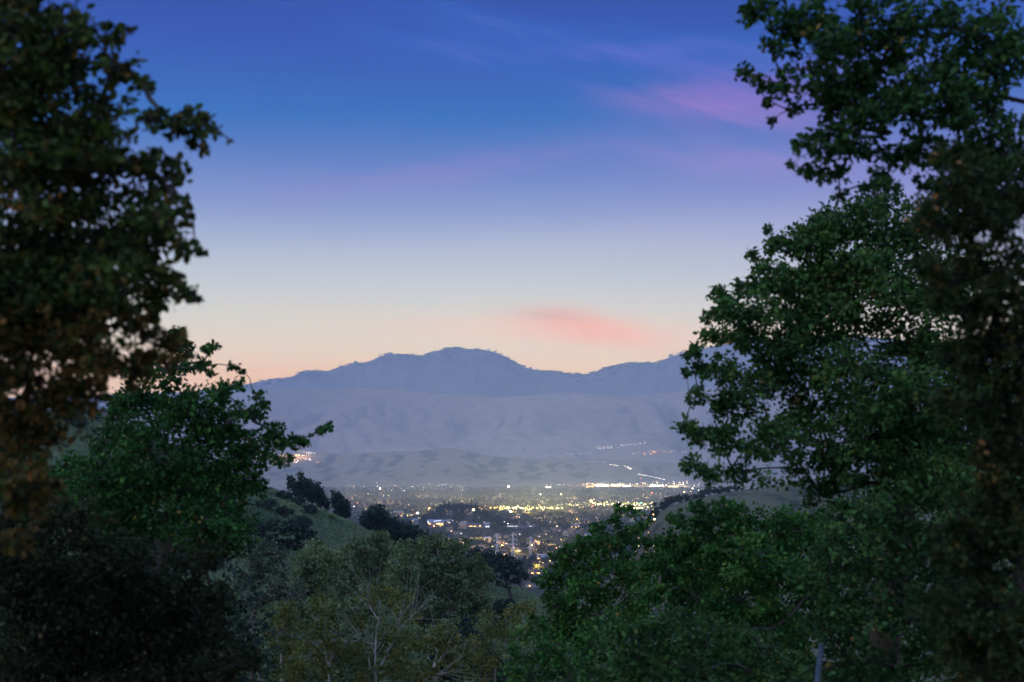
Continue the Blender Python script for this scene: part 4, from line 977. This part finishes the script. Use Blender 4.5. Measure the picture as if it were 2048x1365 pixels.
# lights on the hills; close white rows along the road stand in for headlights
for (x0, y0, x1, y1, n, kd, a0, a1, j) in [(1190, 899, 1292, 889, 46, 'wwwa', 1.6, 2.8, 1.2), (1192, 900, 1250, 898, 24, 'ww', 1.5, 2.6, .4), (1262, 909, 1372, 906, 50, 'aaawr', 1.6, 3.2, 1.8), (1131, 912, 1186, 908, 26, 'aw', 1.2, 2.2, 1.6),
                                   (1288, 912, 1318, 905, 22, 'aar', 2.2, 4.6, 1.8), (1218, 932, 1235, 935, 16, 'yw', 1.6, 2.6, .6), (1246, 934, 1264, 942, 22, 'yw', 1.6, 3.0, 1.2), (1180, 926, 1210, 929, 6, 'w', 1.3, 1.8, .5),
                                   (1275, 952, 1300, 956, 30, 'w', 1.3, 1.9, .15), (1300, 956, 1330, 963, 36, 'w', 1.3, 1.9, .15), (545, 915, 618, 914, 70, 'aayw', 2.2, 4.4, 1.6), (590, 905, 632, 910, 30, 'aw', 1.6, 3.0, 1.2), (540, 928, 598, 926, 50, 'aayw', 2.0, 4.2, 1.4), (602, 922, 622, 923, 6, 'aw', 3.0, 4.2, .6), (632, 928, 640, 928, 5, 'ar', 2.0, 3.0, .4), (480, 920, 545, 912, 26, 'aa', 2.2, 4.2, 3)]:
    lamps(n, 0, 0, 0, j, kd, a0, a1, 7, line=(x0, y0, x1, y1))
# big single floodlights
for (px, py, kd, s) in [(947, 1034, 'y', 4.2), (1021, 1034, 'w', 3.2), (835, 1038, 'w', 4.0), (815, 1042, 'y', 2.4), (1182, 1012, 'y', 5.6), (1185, 1022, 'r', 3.0), (1017, 980, 'w', 6.5), (760, 984, 'w', 5.0), (1081, 996, 'w', 3.0), (1122, 996, 'y', 3.0), (1304, 993, 'r', 4.0),
                        (1281, 1016, 'g', 3.2), (1064, 1106, 'y', 1.7), (1004, 1106, 'a', 1.2), (1007, 1100, 'a', 1.0), (985, 1109, 'y', 1.2), (1114, 1065, 'y', 1.9), (962, 1024, 'a', 2.0), (918, 1024, 'a', 1.6), (903, 1024, 'a', 1.4), (858, 1027, 'a', 3.0), (1154, 1050, 'a', 2.2), (1027, 1108, 'r', 1.4), (1035, 1119, 'y', 1.8), (1113, 1112, 'a', 1.4), (1100, 1140, 'y', 1.0), (1309, 1072, 'y', 1.4), (1260, 1071, 'y', 1.3), (1180, 1194, 'y', 0.8), (1132, 1190, 'y', 0.9), (1016, 1060, 'w', 1.5), (708, 1022, 'w', 2.0), (715, 1014, 'a', 2.0)]:
    p = hit(px, py)
    if p is not None: LAMPS.append((px, py, p, kd, s * (1.35 if s > 2.9 else 1.1), 10))
LAMPS.sort(key=lambda L: -L[4] / L[2][1])
def lamp_mb(m, p, s, hgt, mi_head, mi_pole):
    m.bar(p + np.array([0, 0, -0.5]), p + np.array([0, 0, hgt]), 0.16, 0.10, 4, mi_pole, cap=False)
    m.ball(p + np.array([0, 0, hgt + s * 0.45]), s * 0.5, mi_head, 0.8)
ZL = lambda py: 'on the far hillside' if py < 960 else ('in the far bright strip below the hills' if py < 985 else ('among the distant town trees' if py < 1030 else 'near the town houses'))
lp = {}
for k, (px, py, p, kd, s, hgt) in enumerate(LAMPS[:290]):
    sk = round(max(s, 0.4) * 2) / 2
    key = (kd, sk, hgt)
    if key not in lp:
        m = MB(); lamp_mb(m, np.zeros(3), sk, hgt, 0, 1); o = m.build('street_lamp', [LAMPM[kd], POLE]); lp[key] = o
    else:
        o = lp[key].copy(); COL.objects.link(o)
    o.location = p
    lb = '%s %s light %s' % ('big' if sk > 2.6 else ('medium' if sk > 1.6 else 'small'), NAMES[kd], zone(px, py))
    tag(o, lb, 'street lamp', '%s lamps %s' % (NAMES[kd], ZL(py)))
m = MB(); ks = list(LAMPM)
for (px, py, p, kd, s, hgt) in LAMPS[290:]:
    lamp_mb(m, np.array(p), s, hgt, ks.index(kd), len(ks))
tag(m.build('street_lights', [LAMPM[k] for k in ks] + [POLE]), 'countless tiny amber and white lights scattered through the distant town', kind='stuff')

# --- pools of lamp light on ground and trees
def glow(px, py, power, color, z=9, rad=3):
    p = hit(px, py)
    if p is None: return
    ld = bpy.data.lights.new('lamp_light', 'POINT'); ld.energy = power; ld.color = color; ld.shadow_soft_size = rad
    lo = bpy.data.objects.new('lamp_light', ld); COL.objects.link(lo); lo.location = (p[0], p[1], p[2] + z)
for px in range(1005, 1115, 12): glow(px, 1024 + (px % 3), 6e5, (1.0, 0.78, 0.25), 18)
for px in (965, 985): glow(px, 1023, 4e5, (1.0, 0.5, 0.2), 16)
for px in (1190, 1215, 1240, 1262, 1285, 1305): glow(px, 1015, 6e5, (1.0, 0.78, 0.35), 18)
for px in (1185, 1210, 1235, 1260, 1300, 1335, 1370): glow(px, 973, 5e5, (1.0, 0.85, 0.6), 25)
for px, py in ((700, 996), (770, 1004), (850, 992), (920, 1002), (1000, 994), (1070, 1006), (1140, 996), (1210, 1000), (1290, 996), (1360, 990), (880, 1016), (1120, 1030)): glow(px, py, 1.6e6, (1.0, 0.66, 0.36), 32, 4)
for px in (780, 830, 870): glow(px, 980, 2e5, (1.0, 0.85, 0.6), 22)
for px, py in ((835, 1036), (858, 1028), (1182, 1016), (760, 1026), (1140, 1018)): glow(px, py, 4e5, (1.0, 0.7, 0.3), 16)
for px, py in ((1060, 1036), (1110, 1045), (1154, 1054), (960, 1090), (1100, 1090), (1200, 1035), (1250, 1040), (700, 1012), (940, 1010), (1090, 1003)): glow(px, py, 3.5e5, (1.0, 0.62, 0.28), 16, 3)
for px, py in ((1006, 1106), (1035, 1120), (1065, 1108), (1090, 1118), (1075, 1150)): glow(px, py, 9e4, (1.0, 0.62, 0.2), 12, 2)
for px in (560, 600): glow(px, 916, 8e5, (1.0, 0.6, 0.3), 40, 5)

# --- pylons
def pylon(px, ptop, pbase, wide, label):
    bse = hit(px, pbase); Y = bse[1]; top = P(px, ptop, Y)[2]; Ht = top - bse[2]; s = Ht / 40.0
    root = bpy.data.objects.new('pylon', None); COL.objects.link(root); root.location = bse
    m = MB(); t_ = 0.25
    hw = lambda z: (3.6 * (1 - z / 22.0) + 1.1 * (z / 22.0)) if z < 22 else 1.1 - 0.5 * (z - 22) / 18
    lv = [0, 5, 9.5, 13.5, 17, 20, 22.5, 25, 27.5, 30, 32.5, 35, 37.5, 40]
    cr = [(-1, -1), (1, -1), (1, 1), (-1, 1)]
    for a, b in zip(lv[:-1], lv[1:]):
        A = [np.array([x * hw(a), y * hw(a), a]) * s for x, y in cr]; B_ = [np.array([x * hw(b), y * hw(b), b]) * s for x, y in cr]
        for k in range(4):
            j = (k + 1) % 4
            m.bar(A[k], B_[k], t_, n=4, cap=False); m.bar(A[k], B_[j], t_ * 0.55, n=3, cap=False); m.bar(A[j], B_[k], t_ * 0.55, n=3, cap=False); m.bar(B_[k], B_[j], t_ * 0.6, n=3, cap=False)
    m.build('tower', STEEL, root)
    for z, L in ((36.5, 4.6 * wide), (30.0, 6.2 * wide), (23.5, 5.2 * wide)):
        m = MB()
        for sd in (-1, 1):
            pts = [np.array([sd * 0.8, 0, z + 1.6]), np.array([sd * L * 0.6, 0, z + 1.5]), np.array([sd * L * 0.93, 0, z + 0.4]), np.array([sd * L, 0, z - 1.2])]
            for q0, q1 in zip(pts[:-1], pts[1:]): m.bar(q0 * s, q1 * s, t_ * 0.9, n=4)
            m.bar(np.array([sd * 0.9, 0, z - 0.4]) * s, pts[2] * s, t_ * 0.7, n=4)
            m.bar(pts[3] * s, (pts[3] - np.array([0, 0, 1.8])) * s, 0.13, n=4)
        m.build('crossarm', STEEL, root)
    tag(root, label, 'pylon', 'power pylons before the town')
pylon(994, 1067, 1126, 0.8, 'leftmost lattice power pylon, narrow, standing above the oak on the hill toe')
pylon(1026, 1066, 1124, 1.15, 'middle lattice power pylon, with the widest crossarms')
pylon(1061, 1073, 1129, 1.0, 'rightmost lattice power pylon, standing lowest')
# radio mast
p = hit(1281, 975); root = bpy.data.objects.new('radio_mast', None); COL.objects.link(root); root.location = p
m = MB(); m.bar((0, 0, 0), (0, 0, 40), 1.0, 0.5, 6); m.build('mast', mat('red_painted_steel', (0.4, 0.08, 0.05)), root)
m = MB(); m.ball((0, 0, 41.5), 1.6); m.ball((0, -0.8, 22), 1.3); m.build('beacon', RED, root)
tag(root, 'thin red lit radio mast at the foot of the hills between the bright shop strips', 'mast')

# --- town trees
def broad_mesh(name, n, seed, leaf=1.3):
    g_ = np.random.default_rng(seed); k = 9
    cc = g_.normal(size=(k, 3)) * np.array([2.4, 2.4, 1.5]) + np.array([0, 0, 7.0]); cc[:, 2] = np.clip(cc[:, 2], 4, 10)
    own = g_.integers(0, k, n); d = unit(g_.normal(size=(n, 3)))
    pos = cc[own] + d * (1.9 * g_.random((n, 1)) ** 0.4)
    V, Fq, T = leaf_arrays(pos, unit(d + g_.normal(size=(n, 3)) * 0.6), leaf * (0.6 + 0.8 * g_.random(n)), 1, np.clip(0.4 + 0.2 * g_.normal(size=n), 0, 1), 0.42)
    return mesh_from(name, V, Fq, [TOWNL], tint=T)
def cone_mesh(name, n, seed, leaf=1.2):
    g_ = np.random.default_rng(seed); z = 1 + 14 * g_.random(n) ** 1.25; r = 2.5 * (1 - z / 15.6) * np.sqrt(g_.random(n)) * (0.8 + 0.3 * np.sin(z * 4)); a = g_.random(n) * 6.28
    pos = np.stack([r * np.cos(a), r * np.sin(a), z], -1); ax = unit(np.stack([np.cos(a), np.sin(a), -0.4 + 0 * a], -1) + g_.normal(size=(n, 3)) * 0.3)
    V, Fq, T = leaf_arrays(pos, ax, leaf * (0.6 + 0.8 * g_.random(n)) * (1.2 - z / 18), 1, np.clip(0.15 + 0.12 * g_.normal(size=n), 0, 1), 0.42)
    return mesh_from(name, V, Fq, [TOWNL], tint=T)
def trunk_mesh(h, r):
    m = MB(); m.bar((0, 0, -1), (0, 0, h), r, r * 0.5, 5); o = m.build('trunk', DARKBARK); me = o.data; bpy.data.objects.remove(o); return me
kinds = [('round_tree', 'rounded town tree', broad_mesh('crown', 420, 1), trunk_mesh(7, .3), 'broadleaf trees in the town'),
         ('round_tree', 'loose crowned town tree', broad_mesh('crown', 300, 2), trunk_mesh(7, .3), 'loose crowned trees in the town'),
         ('round_tree', 'bushy town tree', broad_mesh('crown', 380, 3), trunk_mesh(6, .3), 'bushy trees in the town'),
         ('conifer_tree', 'dark pointed conifer', cone_mesh('crown', 380, 4), trunk_mesh(12, .25), 'conifers in the town')]
SITES = []
for px, py, h in town_px(4200, 640, 1420, 984, 1062): SITES.append((h, 0.75 + 0.5 * rt.random(), 3 if rt.random() < 0.12 else int(rt.integers(0, 3))))
for px, py, h in town_px(1500, 640, 1420, 975, 992): SITES.append((h, 0.8 + 0.5 * rt.random(), 3 if rt.random() < 0.06 else int(rt.integers(0, 3))))
for px, py, h in town_px(900, 820, 1330, 1056, 1180): SITES.append((h, 0.7 + 0.45 * rt.random(), 3 if rt.random() < 0.08 else int(rt.integers(0, 3))))
for px, py, h in town_px(60, 885, 960, 1036, 1052): SITES.append((h, 1.05 + 0.4 * rt.random(), 3 if rt.random() < 0.35 else int(rt.integers(0, 3))))
def ksite(px, Y, s_, k_):
    x_ = ray(px, 1000)[0] * Y; SITES.append((np.array([x_, Y, gz(x_, Y)]), s_, k_))
for q_ in range(46): ksite(878 + 82 * rt.random(), 2590 + 120 * rt.random(), 1.2 + 0.5 * rt.random(), int(rt.integers(0, 3)))
for px in (890, 897, 909, 917, 920, 924, 951, 954, 943, 887): ksite(px, 2600 + 60 * rt.random(), 1.35 + 0.45 * rt.random(), 3)
for px in (966, 970, 974, 979, 983, 987, 991): ksite(px, 2560 + 60 * rt.random(), 1.4 + 0.5 * rt.random(), 3)
def clear_front(h, s):                       # keep building fronts open
    for q in HOUSES:
        dx = abs(h[0] - q[0] * h[1] / q[1]); dy = q[1] - h[1]
        if dx < q[3] * 0.8 and -10 < dy < 60 + q[1] * 0.012: return False
    return True
SITES = [s_ for s_ in SITES if clear_front(s_[0], s_[1])]
SITES.sort(key=lambda q: -q[1] / q[0][1])
first = {}
for (h, s, k) in SITES[:285]:
    nm, lb, cm, tm, gp = kinds[k]
    r_ = bpy.data.objects.new(nm, None); COL.objects.link(r_); r_.location = h; r_.rotation_euler.z = rt.random() * 6.28; r_.scale = (s * 1.05, s * 1.05, s)
    link('crown', cm, r_); link('trunk', tm, r_); tag(r_, lb + ' ' + zone(*unproj(h)), 'tree', gp)
# the rest of the wood between the houses reads as one mass
VV = []; FF = []; TT = []; off = 0
small = [broad_mesh('crown', 46, 11 + i, 2.5) for i in range(3)] + [cone_mesh('crown', 40, 15, 2.4)]
arr = []
for me in small:
    v = np.empty(len(me.vertices) * 3, np.float32); me.vertices.foreach_get('co', v)
    tt = np.empty(len(me.vertices), np.float32); me.attributes['tint'].data.foreach_get('value', tt); arr.append((v.reshape(-1, 3), tt)); 
for (h, s, k) in SITES[285:]:
    v, tt = arr[k]; a = rt.random() * 6.28; R = np.array([[math.cos(a), -math.sin(a), 0], [math.sin(a), math.cos(a), 0], [0, 0, 1]])
    VV.append(v @ R.T * s + np.array(h)); TT.append(np.clip(tt + rt.normal() * 0.12, 0, 1)); FF.append(np.arange(len(v)).reshape(-1, 4) + off); off += len(v)
tag(link('woodland', mesh_from('woodland', np.concatenate(VV), np.concatenate(FF), [TOWNL], tint=np.concatenate(TT))), 'dark tree cover filling the valley town between the lights', kind='stuff')
for me in small: bpy.data.meshes.remove(me)

# --- scrub and trees on the right hand hill
for k, (px, py) in enumerate([(1296, 1040), (1310, 1030), (1326, 1020), (1342, 1012), (1358, 1006), (1372, 1002), (1388, 999), (1402, 996), (1418, 992), (1434, 989), (1450, 985), (1470, 980), (1332, 1026), (1350, 1018), (1306, 1044), (1366, 1012)]):
    a, b = ray(px, py); Y = 1000.0; x = a * Y; z = gz(x, Y)
    r_ = bpy.data.objects.new('oak_tree', None); COL.objects.link(r_); r_.location = (x, Y, z - 1.5); r_.scale = (1.0, 1.0, 0.55 + 0.25 * rt.random()); r_.rotation_euler.z = rt.random() * 6
    link('crown', kinds[k % 3][2], r_); link('trunk', kinds[k % 3][3], r_)
    tag(r_, ('%s small dark oak from the left along the ridge of the far right hill' % ['first', 'third', 'fifth', 'seventh', 'ninth', 'eleventh', 'twelfth', 'thirteenth', 'fourteenth', 'fifteenth', 'sixteenth', 'seventeenth', 'sixth', 'eighth', 'second', 'tenth'][k]), 'tree', 'oaks on the far right ridge')
# far ridge line trees on the mountain
g_ = np.random.default_rng(5); VV = []; FF = []; TT = []; off = 0
for i in range(2600):
    px = 470 + g_.random() * 930; a, b = ray(px, 0)
    Y = 13700 + g_.random() * 700; x = a * Y; z = gz(x, Y); v, tt = arr[int(g_.integers(0, 3))]
    s = 0.9 + 1.6 * g_.random() ** 3
    VV.append(v * s * np.array([1.8, 1.8, 1]) + np.array([x, Y, z - 2])); TT.append(tt * 0.5); FF.append(np.arange(len(v)).reshape(-1, 4) + off); off += len(v)
tag(link('mountain_wood', mesh_from('mountain_wood', np.concatenate(VV), np.concatenate(FF), [TOWNL], tint=np.concatenate(TT))), 'fringe of trees along the mountain skyline', kind='stuff')
for k in range(4):
    if k not in used:
        for ch in list(protos[k].children): bpy.data.objects.remove(ch)
        bpy.data.objects.remove(protos[k])
